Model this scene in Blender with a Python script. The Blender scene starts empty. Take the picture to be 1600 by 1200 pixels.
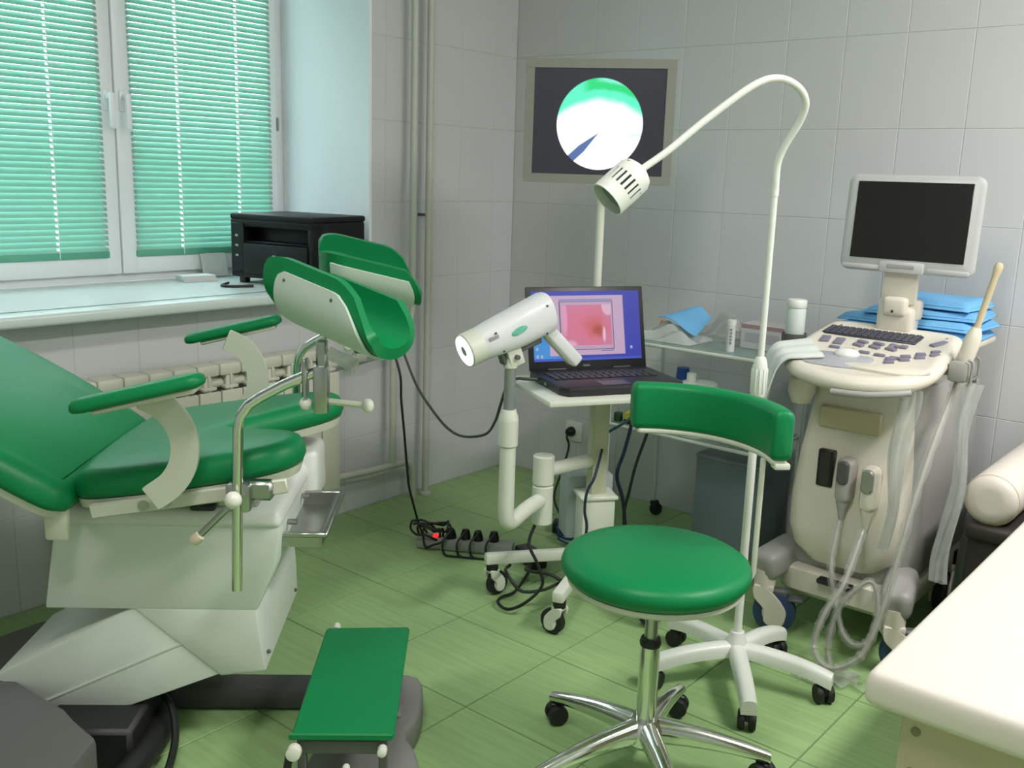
import bpy, bmesh, math, random
from mathutils import Matrix, Vector
random.seed(7)
S = bpy.context.scene
COL = S.collection
PI = math.pi

# ------------------------------------------------------------------ camera, world, exposure
cam = bpy.data.cameras.new('camera'); camo = bpy.data.objects.new('camera', cam); COL.objects.link(camo)
cam.sensor_width = 36.0; cam.sensor_fit = 'HORIZONTAL'; cam.lens = 36.0 * 1530.0 / 1600.0; cam.clip_start = 0.02
CR = Vector((0.76403, 0.64444, 0.030895)); CU = Vector((-0.157593, 0.139975, 0.977533)); CF = Vector((-0.625636, 0.751735, -0.208504))
camo.matrix_world = Matrix(((CR.x, CU.x, -CF.x, 0), (CR.y, CU.y, -CF.y, 0), (CR.z, CU.z, -CF.z, 1.28), (0, 0, 0, 1)))
S.camera = camo
W = bpy.data.worlds.new('world'); S.world = W; W.use_nodes = True
W.node_tree.nodes['Background'].inputs[0].default_value = (0.86, 0.95, 1.0, 1)
W.node_tree.nodes['Background'].inputs[1].default_value = 8.0
S.view_settings.view_transform = 'Standard'; S.view_settings.look = 'None'
S.view_settings.exposure = 0.0; S.view_settings.gamma = 1.0; S.view_settings.use_curve_mapping = False
LAMP_W = 62.0          # ceiling panel by the couch
LAMP2_W = 26.0          # ceiling panel over the middle of the room

# ------------------------------------------------------------------ helpers
def lin(c):
    return tuple((x/255/12.92 if x/255 <= 0.04045 else ((x/255+0.055)/1.055)**2.4) for x in c)
_mats = {}
def mat(name, rgb, rough=0.5, metal=0.0, spec=0.5, var=0.05, vs=8.0, bump=0.0, bs=200.0, coat=0.0, emit=None, es=0.0, alpha=1.0, trans=0.0, sheen=0.0):
    if name in _mats: return _mats[name]
    m = bpy.data.materials.new(name); m.use_nodes = True; nt = m.node_tree; b = nt.nodes['Principled BSDF']
    c = lin(rgb)
    tc = nt.nodes.new('ShaderNodeTexCoord')
    nz = nt.nodes.new('ShaderNodeTexNoise'); nz.inputs['Scale'].default_value = vs; nz.inputs['Detail'].default_value = 3
    nt.links.new(tc.outputs['Object'], nz.inputs['Vector'])
    mx = nt.nodes.new('ShaderNodeMix'); mx.data_type = 'RGBA'
    mx.inputs['A'].default_value = (*[x*(1-var) for x in c], 1); mx.inputs['B'].default_value = (*[min(1, x*(1+var)) for x in c], 1)
    nt.links.new(nz.outputs['Fac'], mx.inputs['Factor']); nt.links.new(mx.outputs['Result'], b.inputs['Base Color'])
    b.inputs['Roughness'].default_value = rough; b.inputs['Metallic'].default_value = metal
    b.inputs['Specular IOR Level'].default_value = spec; b.inputs['Coat Weight'].default_value = coat
    b.inputs['Alpha'].default_value = alpha; b.inputs['Transmission Weight'].default_value = trans
    if emit: b.inputs['Emission Color'].default_value = (*lin(emit), 1); b.inputs['Emission Strength'].default_value = es
    if bump:
        n2 = nt.nodes.new('ShaderNodeTexNoise'); n2.inputs['Scale'].default_value = bs; n2.inputs['Detail'].default_value = 2
        nt.links.new(tc.outputs['Object'], n2.inputs['Vector'])
        bp = nt.nodes.new('ShaderNodeBump'); bp.inputs['Strength'].default_value = bump; bp.inputs['Distance'].default_value = 0.002
        nt.links.new(n2.outputs['Fac'], bp.inputs['Height']); nt.links.new(bp.outputs['Normal'], b.inputs['Normal'])
    _mats[name] = m
    return m

def catmull(pts, n=6):
    P = [Vector(p) for p in pts]
    if len(P) < 3: return P
    Q = [P[0]*2-P[1]] + P + [P[-1]*2-P[-2]]
    out = []
    for i in range(1, len(Q)-2):
        for k in range(n):
            t = k/n; a, b, c, d = Q[i-1], Q[i], Q[i+1], Q[i+2]
            out.append(0.5*((2*b)+(-a+c)*t+(2*a-5*b+4*c-d)*t*t+(-a+3*b-3*c+d)*t**3))
    out.append(P[-1]); return out

def frame(o, xdir, zdir=(0, 0, 1)):
    """matrix at o whose x axis follows xdir and whose z axis is near zdir"""
    x = Vector(xdir).normalized(); z = Vector(zdir); z = (z - x*z.dot(x)).normalized(); y = z.cross(x)
    return Matrix(((x.x, y.x, z.x, o[0]), (x.y, y.y, z.y, o[1]), (x.z, y.z, z.z, o[2]), (0, 0, 0, 1)))
def zframe(o, zdir, xhint=(1, 0, 0)):
    z = Vector(zdir).normalized(); x = Vector(xhint); x = x - z*x.dot(z)
    if x.length < 1e-4: x = Vector((0, 1, 0)); x = x - z*x.dot(z)
    x.normalize(); y = z.cross(x)
    return Matrix(((x.x, y.x, z.x, o[0]), (x.y, y.y, z.y, o[1]), (x.z, y.z, z.z, o[2]), (0, 0, 0, 1)))
def T(x, y, z): return Matrix.Translation((x, y, z))
def RZ(deg): return Matrix.Rotation(math.radians(deg), 4, 'Z')
def RX(deg): return Matrix.Rotation(math.radians(deg), 4, 'X')
def RY(deg): return Matrix.Rotation(math.radians(deg), 4, 'Y')

class MB:
    def __init__(s): s.bm = bmesh.new()
    def _merge(s, b, mtx=None):
        if mtx is not None: bmesh.ops.transform(b, matrix=mtx, verts=b.verts)
        bmesh.ops.recalc_face_normals(b, faces=b.faces)
        me = bpy.data.meshes.new('tmp'); b.to_mesh(me); b.free(); s.bm.from_mesh(me); bpy.data.meshes.remove(me); return s
    def box(s, c, d, bev=0.0, seg=2, mtx=None, taper=None):
        b = bmesh.new(); bmesh.ops.create_cube(b, size=1.0)
        for v in b.verts:
            v.co = Vector((v.co.x*d[0], v.co.y*d[1], v.co.z*d[2]))
            if taper and v.co.z > 0: v.co.x *= taper[0]; v.co.y *= taper[1]
        if bev > 0: bmesh.ops.bevel(b, geom=list(b.edges), offset=min(bev, min(d)*0.49), segments=seg, profile=0.5, affect='EDGES')
        bmesh.ops.translate(b, vec=c, verts=b.verts)
        return s._merge(b, mtx)
    def tube(s, pts, r, seg=12, smooth=0, closed=False, caps=True, mtx=None):
        P = catmull(pts, smooth) if smooth else [Vector(p) for p in pts]
        n = len(P); R = r if callable(r) else (lambda t: r)
        b = bmesh.new(); rings = []
        t0 = (P[1]-P[0]).normalized(); u = t0.orthogonal().normalized()
        for i, p in enumerate(P):
            if closed: t = (P[(i+1) % n]-P[i-1]).normalized()
            else: t = (P[min(i+1, n-1)]-P[max(i-1, 0)]).normalized()
            u = (u-t*u.dot(t)).normalized(); w = t.cross(u); rr = R(i/max(1, n-1))
            rings.append([b.verts.new(p+(u*math.cos(2*PI*k/seg)+w*math.sin(2*PI*k/seg))*rr) for k in range(seg)])
        for i in range(n if closed else n-1):
            A, B = rings[i], rings[(i+1) % n]
            for k in range(seg): b.faces.new((A[k], A[(k+1) % seg], B[(k+1) % seg], B[k]))
        if caps and not closed: b.faces.new(list(reversed(rings[0]))); b.faces.new(rings[-1])
        return s._merge(b, mtx)
    def lathe(s, prof, seg=24, mtx=None, sx=1.0, sy=1.0, annulus=False):
        """prof: list of (r,z) from bottom to top"""
        b = bmesh.new(); rings = []
        for r, z in prof:
            if r < 1e-5: rings.append([b.verts.new((0, 0, z))])
            else: rings.append([b.verts.new((r*math.cos(2*PI*k/seg)*sx, r*math.sin(2*PI*k/seg)*sy, z)) for k in range(seg)])
        for A, B in list(zip(rings, rings[1:]))+([(rings[-1], rings[0])] if annulus else []):
            for k in range(seg):
                a = [A[0]] if len(A) == 1 else [A[k], A[(k+1) % seg]]
                c = [B[0]] if len(B) == 1 else [B[(k+1) % seg], B[k]]
                if len(a)+len(c) > 2: b.faces.new(a+c)
        if len(rings[0]) > 1 and not annulus: b.faces.new(list(reversed(rings[0])))
        if len(rings[-1]) > 1 and not annulus: b.faces.new(rings[-1])
        return s._merge(b, mtx)
    def ball(s, c, r, seg=16, sc=(1, 1, 1), mtx=None):
        b = bmesh.new(); bmesh.ops.create_uvsphere(b, u_segments=seg, v_segments=max(8, seg//2), radius=r)
        for v in b.verts: v.co = Vector((v.co.x*sc[0]+c[0], v.co.y*sc[1]+c[1], v.co.z*sc[2]+c[2]))
        return s._merge(b, mtx)
    def pad(s, outline, prof, mtx=None, shear=None):
        """stack of inset copies of a closed outline: prof = [(inset, z), ...]"""
        n = len(outline); O = [Vector((x, y, 0)) for x, y in outline]
        area = sum(O[i].x*O[(i+1) % n].y-O[(i+1) % n].x*O[i].y for i in range(n))
        sg = 1 if area > 0 else -1; N = []
        for i in range(n):
            e1 = (O[i]-O[i-1]).normalized(); e2 = (O[(i+1) % n]-O[i]).normalized()
            n1 = Vector((-e1.y, e1.x, 0))*sg; n2 = Vector((-e2.y, e2.x, 0))*sg
            m = (n1+n2); m = m.normalized() if m.length > 1e-6 else n1
            N.append(m/max(0.5, m.dot(n1)))
        b = bmesh.new(); rings = []
        for ins, z in prof: rings.append([b.verts.new((O[i].x+N[i].x*ins, O[i].y+N[i].y*ins, z)) for i in range(n)])
        for A, B in zip(rings, rings[1:]):
            for k in range(n): b.faces.new((A[k], A[(k+1) % n], B[(k+1) % n], B[k]))
        b.faces.new(list(reversed(rings[0]))); b.faces.new(rings[-1])
        if shear:
            for v in b.verts: v.co = Vector(shear(v.co))
        return s._merge(b, mtx)
    def prism(s, poly, h, bev=0.0, mtx=None, seg=2):
        """polygon in xy extruded from z=0 to z=h"""
        b = bmesh.new(); A = [b.verts.new((x, y, 0)) for x, y in poly]; B = [b.verts.new((x, y, h)) for x, y in poly]; n = len(poly)
        for k in range(n): b.faces.new((A[k], A[(k+1) % n], B[(k+1) % n], B[k]))
        b.faces.new(list(reversed(A))); b.faces.new(B)
        if bev: bmesh.ops.bevel(b, geom=list(b.edges), offset=bev, segments=seg, profile=0.5, affect='EDGES')
        return s._merge(b, mtx)
    def hull(s, verts, faces, bev=0.0, seg=2, mtx=None):
        b = bmesh.new(); V = [b.verts.new(v) for v in verts]
        for f in faces: b.faces.new([V[i] for i in f])
        bmesh.ops.recalc_face_normals(b, faces=b.faces)
        if bev: bmesh.ops.bevel(b, geom=list(b.edges), offset=bev, segments=seg, profile=0.5, affect='EDGES')
        return s._merge(b, mtx)
    def grid(s, fn, nu, nv, th=0.0, mtx=None, closed=False):
        """surface fn(u,v) with real thickness th"""
        b = bmesh.new()
        P = [[Vector(fn(i/nu, j/nv)) for j in range(nv+1)] for i in range(nu+1)]
        N = [[None]*(nv+1) for _ in range(nu+1)]
        for i in range(nu+1):
            for j in range(nv+1):
                du = P[min(i+1, nu)][j]-P[max(i-1, 0)][j]; dv = P[i][min(j+1, nv)]-P[i][max(j-1, 0)]
                q = du.cross(dv); N[i][j] = q.normalized() if q.length > 1e-9 else Vector((0, 0, 1))
        A = [[b.verts.new(P[i][j]) for j in range(nv+1)] for i in range(nu+1)]
        B = [[b.verts.new(P[i][j]+N[i][j]*th) for j in range(nv+1)] for i in range(nu+1)]
        for i in range(nu):
            for j in range(nv):
                b.faces.new((A[i][j], A[i][j+1], A[i+1][j+1], A[i+1][j])); b.faces.new((B[i][j], B[i+1][j], B[i+1][j+1], B[i][j+1]))
        for i in range(nu):
            b.faces.new((A[i][0], A[i+1][0], B[i+1][0], B[i][0])); b.faces.new((A[i][nv], B[i][nv], B[i+1][nv], A[i+1][nv]))
        for j in range(nv):
            b.faces.new((A[0][j], B[0][j], B[0][j+1], A[0][j+1])); b.faces.new((A[nu][j], A[nu][j+1], B[nu][j+1], B[nu][j]))
        return s._merge(b, mtx)
    def mesh(s, name, m, angle=38, flat=False):
        me = bpy.data.meshes.new(name); s.bm.to_mesh(me); s.bm.free()
        if not flat:
            for p in me.polygons: p.use_smooth = True
            me.set_sharp_from_angle(angle=math.radians(angle))
        me.materials.append(m); return me
    def build(s, name, m, parent=None, loc=None, angle=38, flat=False):
        o = bpy.data.objects.new(name, s.mesh(name, m, angle, flat)); COL.objects.link(o)
        if loc: o.location = loc
        if parent is not None: o.parent = parent
        return o
def inst(name, me, parent=None, loc=(0, 0, 0), rot=(0, 0, 0)):
    o = bpy.data.objects.new(name, me); COL.objects.link(o); o.location = loc; o.rotation_euler = rot
    if parent is not None: o.parent = parent
    return o
def thing(name, label, cat, loc=(0, 0, 0), rz=0.0, group=None):
    o = bpy.data.objects.new(name, None); COL.objects.link(o); o.empty_display_size = 0.05
    o.location = loc; o.rotation_euler = (0, 0, math.radians(rz)); return tag(o, label, cat, group)
def tag(o, label, cat, group=None):
    o['label'] = label; o['category'] = cat
    if group: o['group'] = group
    return o
def struct(o): o['kind'] = 'structure'; return o
def rrect(w, d, r, n=5, cx=0, cy=0):
    out = []
    for sx, sy, a0 in ((1, 1, 0), (-1, 1, 90), (-1, -1, 180), (1, -1, 270)):
        for k in range(n+1):
            a = math.radians(a0+90*k/n); out.append((cx+sx*(w/2-r)+r*math.cos(a), cy+sy*(d/2-r)+r*math.sin(a)))
    return out
def smooth_poly(pts, n=5):
    P = [Vector((x, y, 0)) for x, y in pts]; m = len(P); out = []
    for i in range(m):
        a, b, c, d = P[i-1], P[i], P[(i+1) % m], P[(i+2) % m]
        for k in range(n):
            t = k/n; q = 0.5*((2*b)+(-a+c)*t+(2*a-5*b+4*c-d)*t*t+(-a+3*b-3*c+d)*t**3); out.append((q.x, q.y))
    return out
def offs(pts, o): return [tuple(Vector(p)-Vector(o)) for p in pts]

# node expression helper for screens and patterned surfaces
class NX:
    def __init__(s, m): s.nt = m.node_tree
    def new(s, t): return s.nt.nodes.new(t)
    def m(s, op, a, b=None, c=None):
        n = s.new('ShaderNodeMath'); n.operation = op
        for i, v in enumerate((a, b, c)):
            if v is None: continue
            if isinstance(v, (int, float)): n.inputs[i].default_value = v
            else: s.nt.links.new(v, n.inputs[i])
        return n.outputs[0]
    def sstep(s, v, lo, hi):
        n = s.new('ShaderNodeMapRange'); n.interpolation_type = 'SMOOTHSTEP'; s.nt.links.new(v, n.inputs[0])
        n.inputs[1].default_value = lo; n.inputs[2].default_value = hi; return n.outputs[0]
    def mix(s, f, a, b):
        n = s.new('ShaderNodeMix'); n.data_type = 'RGBA'
        for key, v in (('Factor', f), ('A', a), ('B', b)):
            if isinstance(v, tuple): n.inputs[key].default_value = (*v, 1)
            elif isinstance(v, (int, float)): n.inputs[key].default_value = v
            else: s.nt.links.new(v, n.inputs[key])
        return n.outputs['Result']
    def obj(s):
        tc = s.new('ShaderNodeTexCoord'); sp = s.new('ShaderNodeSeparateXYZ'); s.nt.links.new(tc.outputs['Object'], sp.inputs[0])
        return tc.outputs['Object'], sp.outputs[0], sp.outputs[1], sp.outputs[2]

# ------------------------------------------------------------------ materials
GREEN = mat('green_vinyl', (8, 125, 71), 0.40, var=0.06, vs=5, bump=0.05, bs=400, spec=0.28)
WHITE_PL = mat('white_plastic', (222, 226, 220), 0.35, var=0.02)
CREAM_MET = mat('cream_painted_metal', (206, 208, 192), 0.4, var=0.03)
BODY_W = mat('chair_body_paint', (218, 226, 216), 0.38, var=0.02)
SHELLW = mat('shell_white_plastic', (200, 214, 204), 0.4, var=0.03)
CHROME = mat('chrome', (225, 226, 222), 0.12, 1.0, var=0.02)
STEEL = mat('brushed_steel', (178, 180, 176), 0.3, 1.0, var=0.05)
ALU_GREY = mat('grey_anodised', (140, 148, 144), 0.4, 0.3, var=0.03)
DARKGREY = mat('dark_grey_cast', (92, 94, 92), 0.55, var=0.06, bump=0.1)
BLACK = mat('black_plastic', (22, 24, 24), 0.4, var=0.08)
BLACKR = mat('black_rubber', (26, 28, 28), 0.6, var=0.08)
CABLE = mat('black_cable', (18, 22, 20), 0.5)
BLUEC = mat('blue_cable', (30, 62, 120), 0.5)
NAVYC = mat('navy_cable', (28, 44, 66), 0.5)
KNOBW = mat('white_knob', (226, 226, 214), 0.3, var=0.02)
USBEIGE = mat('ultrasound_beige', (220, 214, 200), 0.38, var=0.02)
USGREY = mat('ultrasound_grey', (158, 158, 154), 0.45, var=0.03)
USDARK = mat('ultrasound_dark_key', (74, 74, 86), 0.45, var=0.05)
USPURP = mat('ultrasound_button', (126, 122, 140), 0.4, var=0.05)
USMON = mat('ultrasound_monitor_shell', (190, 192, 192), 0.4, var=0.02)
SCREENOFF = mat('dark_screen', (28, 26, 24), 0.3, var=0.05)
PIPE = mat('painted_pipe', (190, 194, 182), 0.4, var=0.04, vs=20)
RAD = mat('radiator_enamel', (206, 206, 190), 0.4, var=0.02)
FRAMEW = mat('window_pvc', (238, 240, 242), 0.3, var=0.01)
PLASTER = mat('white_plaster', (236, 240, 244), 0.6, var=0.02, bump=0.05, bs=60)
SILLM = mat('sill_laminate', (206, 218, 214), 0.28, var=0.02)
COUCHV = mat('couch_vinyl', (224, 216, 206), 0.45, var=0.015, bump=0.05, bs=300)
COUCHP = mat('couch_panel', (196, 184, 156), 0.5, var=0.03)
DARKBR = mat('dark_brown_vinyl', (48, 42, 40), 0.5, var=0.1)
BLUEDR = mat('blue_drape', (112, 178, 226), 0.85, var=0.1, vs=12, bump=0.2, bs=60)
PAPER = mat('white_paper', (214, 216, 214), 0.7, var=0.03)
GLASSW = None

def clear_mat(name, rgb, mixf, rough=0.15):
    m = bpy.data.materials.new(name); m.use_nodes = True; nt = m.node_tree; nt.nodes.remove(nt.nodes['Principled BSDF'])
    out = nt.nodes['Material Output']; tr = nt.nodes.new('ShaderNodeBsdfTransparent'); pr = nt.nodes.new('ShaderNodeBsdfPrincipled')
    tr.inputs[0].default_value = (*[0.5+0.5*x for x in lin(rgb)], 1)
    nz = nt.nodes.new('ShaderNodeTexNoise'); nz.inputs['Scale'].default_value = 25; tc = nt.nodes.new('ShaderNodeTexCoord'); nt.links.new(tc.outputs['Object'], nz.inputs[0])
    bp = nt.nodes.new('ShaderNodeBump'); bp.inputs['Strength'].default_value = 0.35; bp.inputs['Distance'].default_value = 0.01
    nt.links.new(nz.outputs[0], bp.inputs['Height'])
    pr.inputs['Base Color'].default_value = (*lin(rgb), 1); pr.inputs['Roughness'].default_value = rough
    if rough > 0.05: nt.links.new(bp.outputs[0], pr.inputs['Normal'])
    mx = nt.nodes.new('ShaderNodeMixShader'); mx.inputs[0].default_value = mixf
    nt.links.new(tr.outputs[0], mx.inputs[1]); nt.links.new(pr.outputs[0], mx.inputs[2]); nt.links.new(mx.outputs[0], out.inputs[0]); return m
GLASSW = clear_mat('shelf_glass', (200, 222, 214), 0.28, 0.03)
PANEM = clear_mat('window_glass', (225, 235, 235), 0.06, 0.02)
PLASTIC = clear_mat('clear_plastic_film', (236, 238, 236), 0.17, 0.10)
PLASTIC2 = clear_mat('milky_plastic', (232, 236, 234), 0.36, 0.2)

def tile_mat(name, rgb, rough, var, streak=None, spec=0.5):
    m = bpy.data.materials.new(name); m.use_nodes = True; nt = m.node_tree; b = nt.nodes['Principled BSDF']; x = NX(m)
    oc, X, Y, Z = x.obj(); c = lin(rgb)
    nz = x.new('ShaderNodeTexNoise'); nz.inputs['Scale'].default_value = 6; nt.links.new(oc, nz.inputs[0]); f = nz.outputs[0]
    info = x.new('ShaderNodeObjectInfo')
    if streak:
        mp = x.new('ShaderNodeMapping'); mp.inputs['Scale'].default_value = streak; nt.links.new(oc, mp.inputs[0])
        of = x.new('ShaderNodeVectorMath'); of.operation = 'ADD'; nt.links.new(mp.outputs[0], of.inputs[0])
        cm = x.new('ShaderNodeCombineXYZ'); nt.links.new(x.m('MULTIPLY', info.outputs['Random'], 50), cm.inputs[0]); nt.links.new(x.m('MULTIPLY', info.outputs['Random'], 91), cm.inputs[1]); nt.links.new(cm.outputs[0], of.inputs[1])
        n2 = x.new('ShaderNodeTexNoise'); n2.inputs['Scale'].default_value = 1; n2.inputs['Detail'].default_value = 6; nt.links.new(of.outputs[0], n2.inputs[0])
        f = x.sstep(n2.outputs[0], 0.3, 0.7)
    lo = tuple(v*(1-var) for v in c); hi = tuple(min(1, v*(1+var)) for v in c)
    col = x.mix(f, lo, hi)
    col2 = x.mix(x.m('MULTIPLY', info.outputs['Random'], 0.25), col, tuple(v*0.9 for v in c))
    nt.links.new(col2, b.inputs['Base Color']); b.inputs['Roughness'].default_value = rough; b.inputs['Specular IOR Level'].default_value = spec
    return m
WALLT = tile_mat('wall_tile_glaze', (206, 208, 209), 0.20, 0.02, spec=0.4)
FLOORT = tile_mat('floor_tile_green', (150, 182, 124), 0.42, 0.09, streak=(5, 70, 1), spec=0.35)
GROUT = mat('wall_grout', (190, 193, 192), 0.8, var=0.03)
FGROUT = mat('floor_grout', (108, 130, 88), 0.85, var=0.08)
CEILM = mat('ceiling_paint', (225, 225, 220), 0.8, var=0.01)

# ------------------------------------------------------------------ the room
LX, BY = -2.755, 3.277           # planes of the left and the back wall (tile faces)
X1, Y0, ZC = 1.35, -1.35, 2.72
WX = -3.26                       # window plane at the end of the deep recess
WY0, WY1, WZ0, WZ1 = 1.04, 2.458, 0.872, 2.30
TB = 0.008                       # tile thickness
floor = struct(MB().box(((LX+X1)/2, (Y0+BY)/2, -0.0520), (X1-LX+0.2, BY-Y0+0.2, 0.10)).build('floor', FGROUT, flat=True))
ceil = struct(MB().box(((LX+X1)/2, (Y0+BY)/2, ZC+0.05), (X1-LX+0.2, BY-Y0+0.2, 0.10)).build('ceiling', CEILM, flat=True))
wb = struct(MB().box(((LX+X1)/2, BY+0.0012+0.05, ZC/2-0.05), (X1-LX+0.5, 0.10, ZC+0.1)).build('wall_back', GROUT, flat=True))
wr = struct(MB().box((X1+0.05, (Y0+BY)/2, ZC/2-0.05), (0.10, BY-Y0+0.2, ZC+0.1)).build('wall_right', WALLT, flat=True))
wf = struct(MB().box(((LX+X1)/2, Y0-0.05, ZC/2-0.05), (X1-LX+0.5, 0.10, ZC+0.1)).build('wall_front', WALLT, flat=True))
m = MB(); t = 0.62               # thick outer wall around the window recess
xa, xb = LX-0.0012-t, LX-0.0012
def slab(y0, y1, z0, z1): m.box(((xa+xb)/2, (y0+y1)/2, (z0+z1)/2), (t, y1-y0, z1-z0))
slab(Y0-0.1, WY0, -0.1, ZC); slab(WY1, BY+0.1, -0.1, ZC); slab(WY0, WY1, -0.1, WZ0-0.03); slab(WY0, WY1, WZ1, ZC)
wl = struct(m.build('wall_left', GROUT, flat=True))
# plaster lining of the recess
m = MB(); d0 = LX+0.002
m.box(((WX+d0)/2, WY1+0.004, (WZ0+WZ1)/2), (d0-WX, 0.012, WZ1-WZ0)); m.box(((WX+d0)/2, WY0-0.004, (WZ0+WZ1)/2), (d0-WX, 0.012, WZ1-WZ0))
m.box(((WX+d0)/2, (WY0+WY1)/2, WZ1+0.004), (d0-WX, WY1-WY0, 0.012))
rv = m.build('recess_lining', PLASTER, wl, flat=True)

_tiles = {}
def tile_mesh(kind, w, h, th, mtl, bev):
    key = (kind, round(w, 3), round(h, 3))
    if key not in _tiles:
        mb = MB().box((0, 0, 0), (w, h, th)); bm_ = mb.bm
        top = [e for e in bm_.edges if all(v.co.z > 0 for v in e.verts)]
        bmesh.ops.bevel(bm_, geom=top, offset=bev, segments=1, profile=0.5, affect='EDGES')
        _tiles[key] = mb.mesh(kind, mtl, flat=True)
    return _tiles[key]
G = 0.0018
# floor tiles, 0.352 m, joints found at x=-1.467, y=1.976
FT = 0.352
def cells(a0, a1, ref, p):
    k = math.floor((a0-ref)/p); out = []
    while ref+k*p < a1:
        lo, hi = max(a0, ref+k*p), min(a1, ref+(k+1)*p)
        if hi-lo > 0.015: out.append((lo, hi))
        k += 1
    return out
for x0, x1 in cells(LX, X1, -1.467, FT):
    for y0, y1 in cells(Y0, BY, 1.976, FT):
        me = tile_mesh('floor_tile', x1-x0-2*G, y1-y0-2*G, TB, FLOORT, 0.0012)
        inst('tile', me, floor, ((x0+x1)/2, (y0+y1)/2, -TB/2))
ROWS = cells(0.0, 2.36, -0.010, 0.2945)
GW = 0.0009
for x0, x1 in cells(LX, 0.28, -0.947, 0.202):
    for z0, z1 in ROWS:
        me = tile_mesh('wall_tile', x1-x0-2*GW, z1-z0-2*GW, TB, WALLT, 0.0012)
        inst('tile', me, wb, ((x0+x1)/2, BY+TB/2, (z0+z1)/2), (PI/2, 0, 0))
for y0, y1 in cells(0.55, BY, 2.941, 0.202):
    for z0, z1 in ROWS:
        a0, a1, b0, b1 = y0, y1, z0, z1
        if a1 > WY0 and a0 < WY1 and b1 > WZ0-0.03 and b0 < WZ1:          # cut round the window recess
            if a0 < WY0: a1 = WY0
            elif a1 > WY1: a0 = WY1
            elif b0 < WZ0-0.03: b1 = WZ0-0.03
            elif b1 > WZ1: b0 = WZ1
            else: continue
        if a1-a0 < 0.02 or b1-b0 < 0.02: continue
        me = tile_mesh('wall_tile', a1-a0-2*GW, b1-b0-2*GW, TB, WALLT, 0.0012)
        inst('tile', me, wl, (LX-TB/2, (a0+a1)/2, (b0+b1)/2), (PI/2, 0, PI/2))

# window sill board
m = MB(); m.box(((LX+0.10+LX)/2, (WY0+WY1)/2, WZ0-0.017), (0.10, WY1-WY0+0.11, 0.034), 0.010, 3); m.box(((WX+LX+0.02)/2, (WY0+WY1)/2, WZ0-0.017), (LX+0.02-WX, WY1-WY0-0.012, 0.034))
sill = struct(m.build('trim_1', SILLM)); tag(sill, 'deep white laminate window sill under the green blinds', 'window sill')

# window: outer frame, two sashes, pane and blind in each
win = struct(thing('window_1', 'white plastic double window with green slatted blinds', 'window', (WX, (WY0+WY1)/2, WZ0)))
YC = (WY0+WY1)/2
H_ = WZ1-WZ0
def barx(mb, y0, y1, z0, z1, x0, x1, bev=0.004): mb.box(((x0+x1)/2, (y0+y1)/2-YC, (z0+z1)/2-WZ0), (x1-x0, y1-y0, z1-z0), bev, 2)
m = MB(); F0 = 0.012
barx(m, WY0+F0-0.012, WY0+0.035, WZ0, WZ1, -0.07, 0.0); barx(m, WY1-0.035, WY1-F0+0.012, WZ0, WZ1, -0.07, 0.0)
barx(m, WY0, WY1, WZ0-0.001, WZ0+0.04, -0.07, 0.0); barx(m, WY0, WY1, WZ1-0.04, WZ1, -0.07, 0.0); barx(m, 1.735, 1.765, WZ0, WZ1, -0.07, -0.012)
fr = m.build('window_frame', FRAMEW, win)
slatm = bpy.data.materials.new('blind_slat_green'); slatm.use_nodes = True
nt = slatm.node_tree; nt.nodes.remove(nt.nodes['Principled BSDF']); xx = NX(slatm)
df = nt.nodes.new('ShaderNodeBsdfDiffuse'); tl = nt.nodes.new('ShaderNodeBsdfTranslucent'); mx = nt.nodes.new('ShaderNodeMixShader')
nz = nt.nodes.new('ShaderNodeTexNoise'); nz.inputs['Scale'].default_value = 4
df.inputs[0].default_value = (*lin((172, 208, 198)), 1); tl.inputs[0].default_value = (*lin((142, 196, 178)), 1); mx.inputs[0].default_value = 0.42
nt.links.new(df.outputs[0], mx.inputs[1]); nt.links.new(tl.outputs[0], mx.inputs[2]); nt.links.new(mx.outputs[0], nt.nodes['Material Output'].inputs[0])
CORDM = mat('blind_cord', (235, 240, 238), 0.6)
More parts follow.
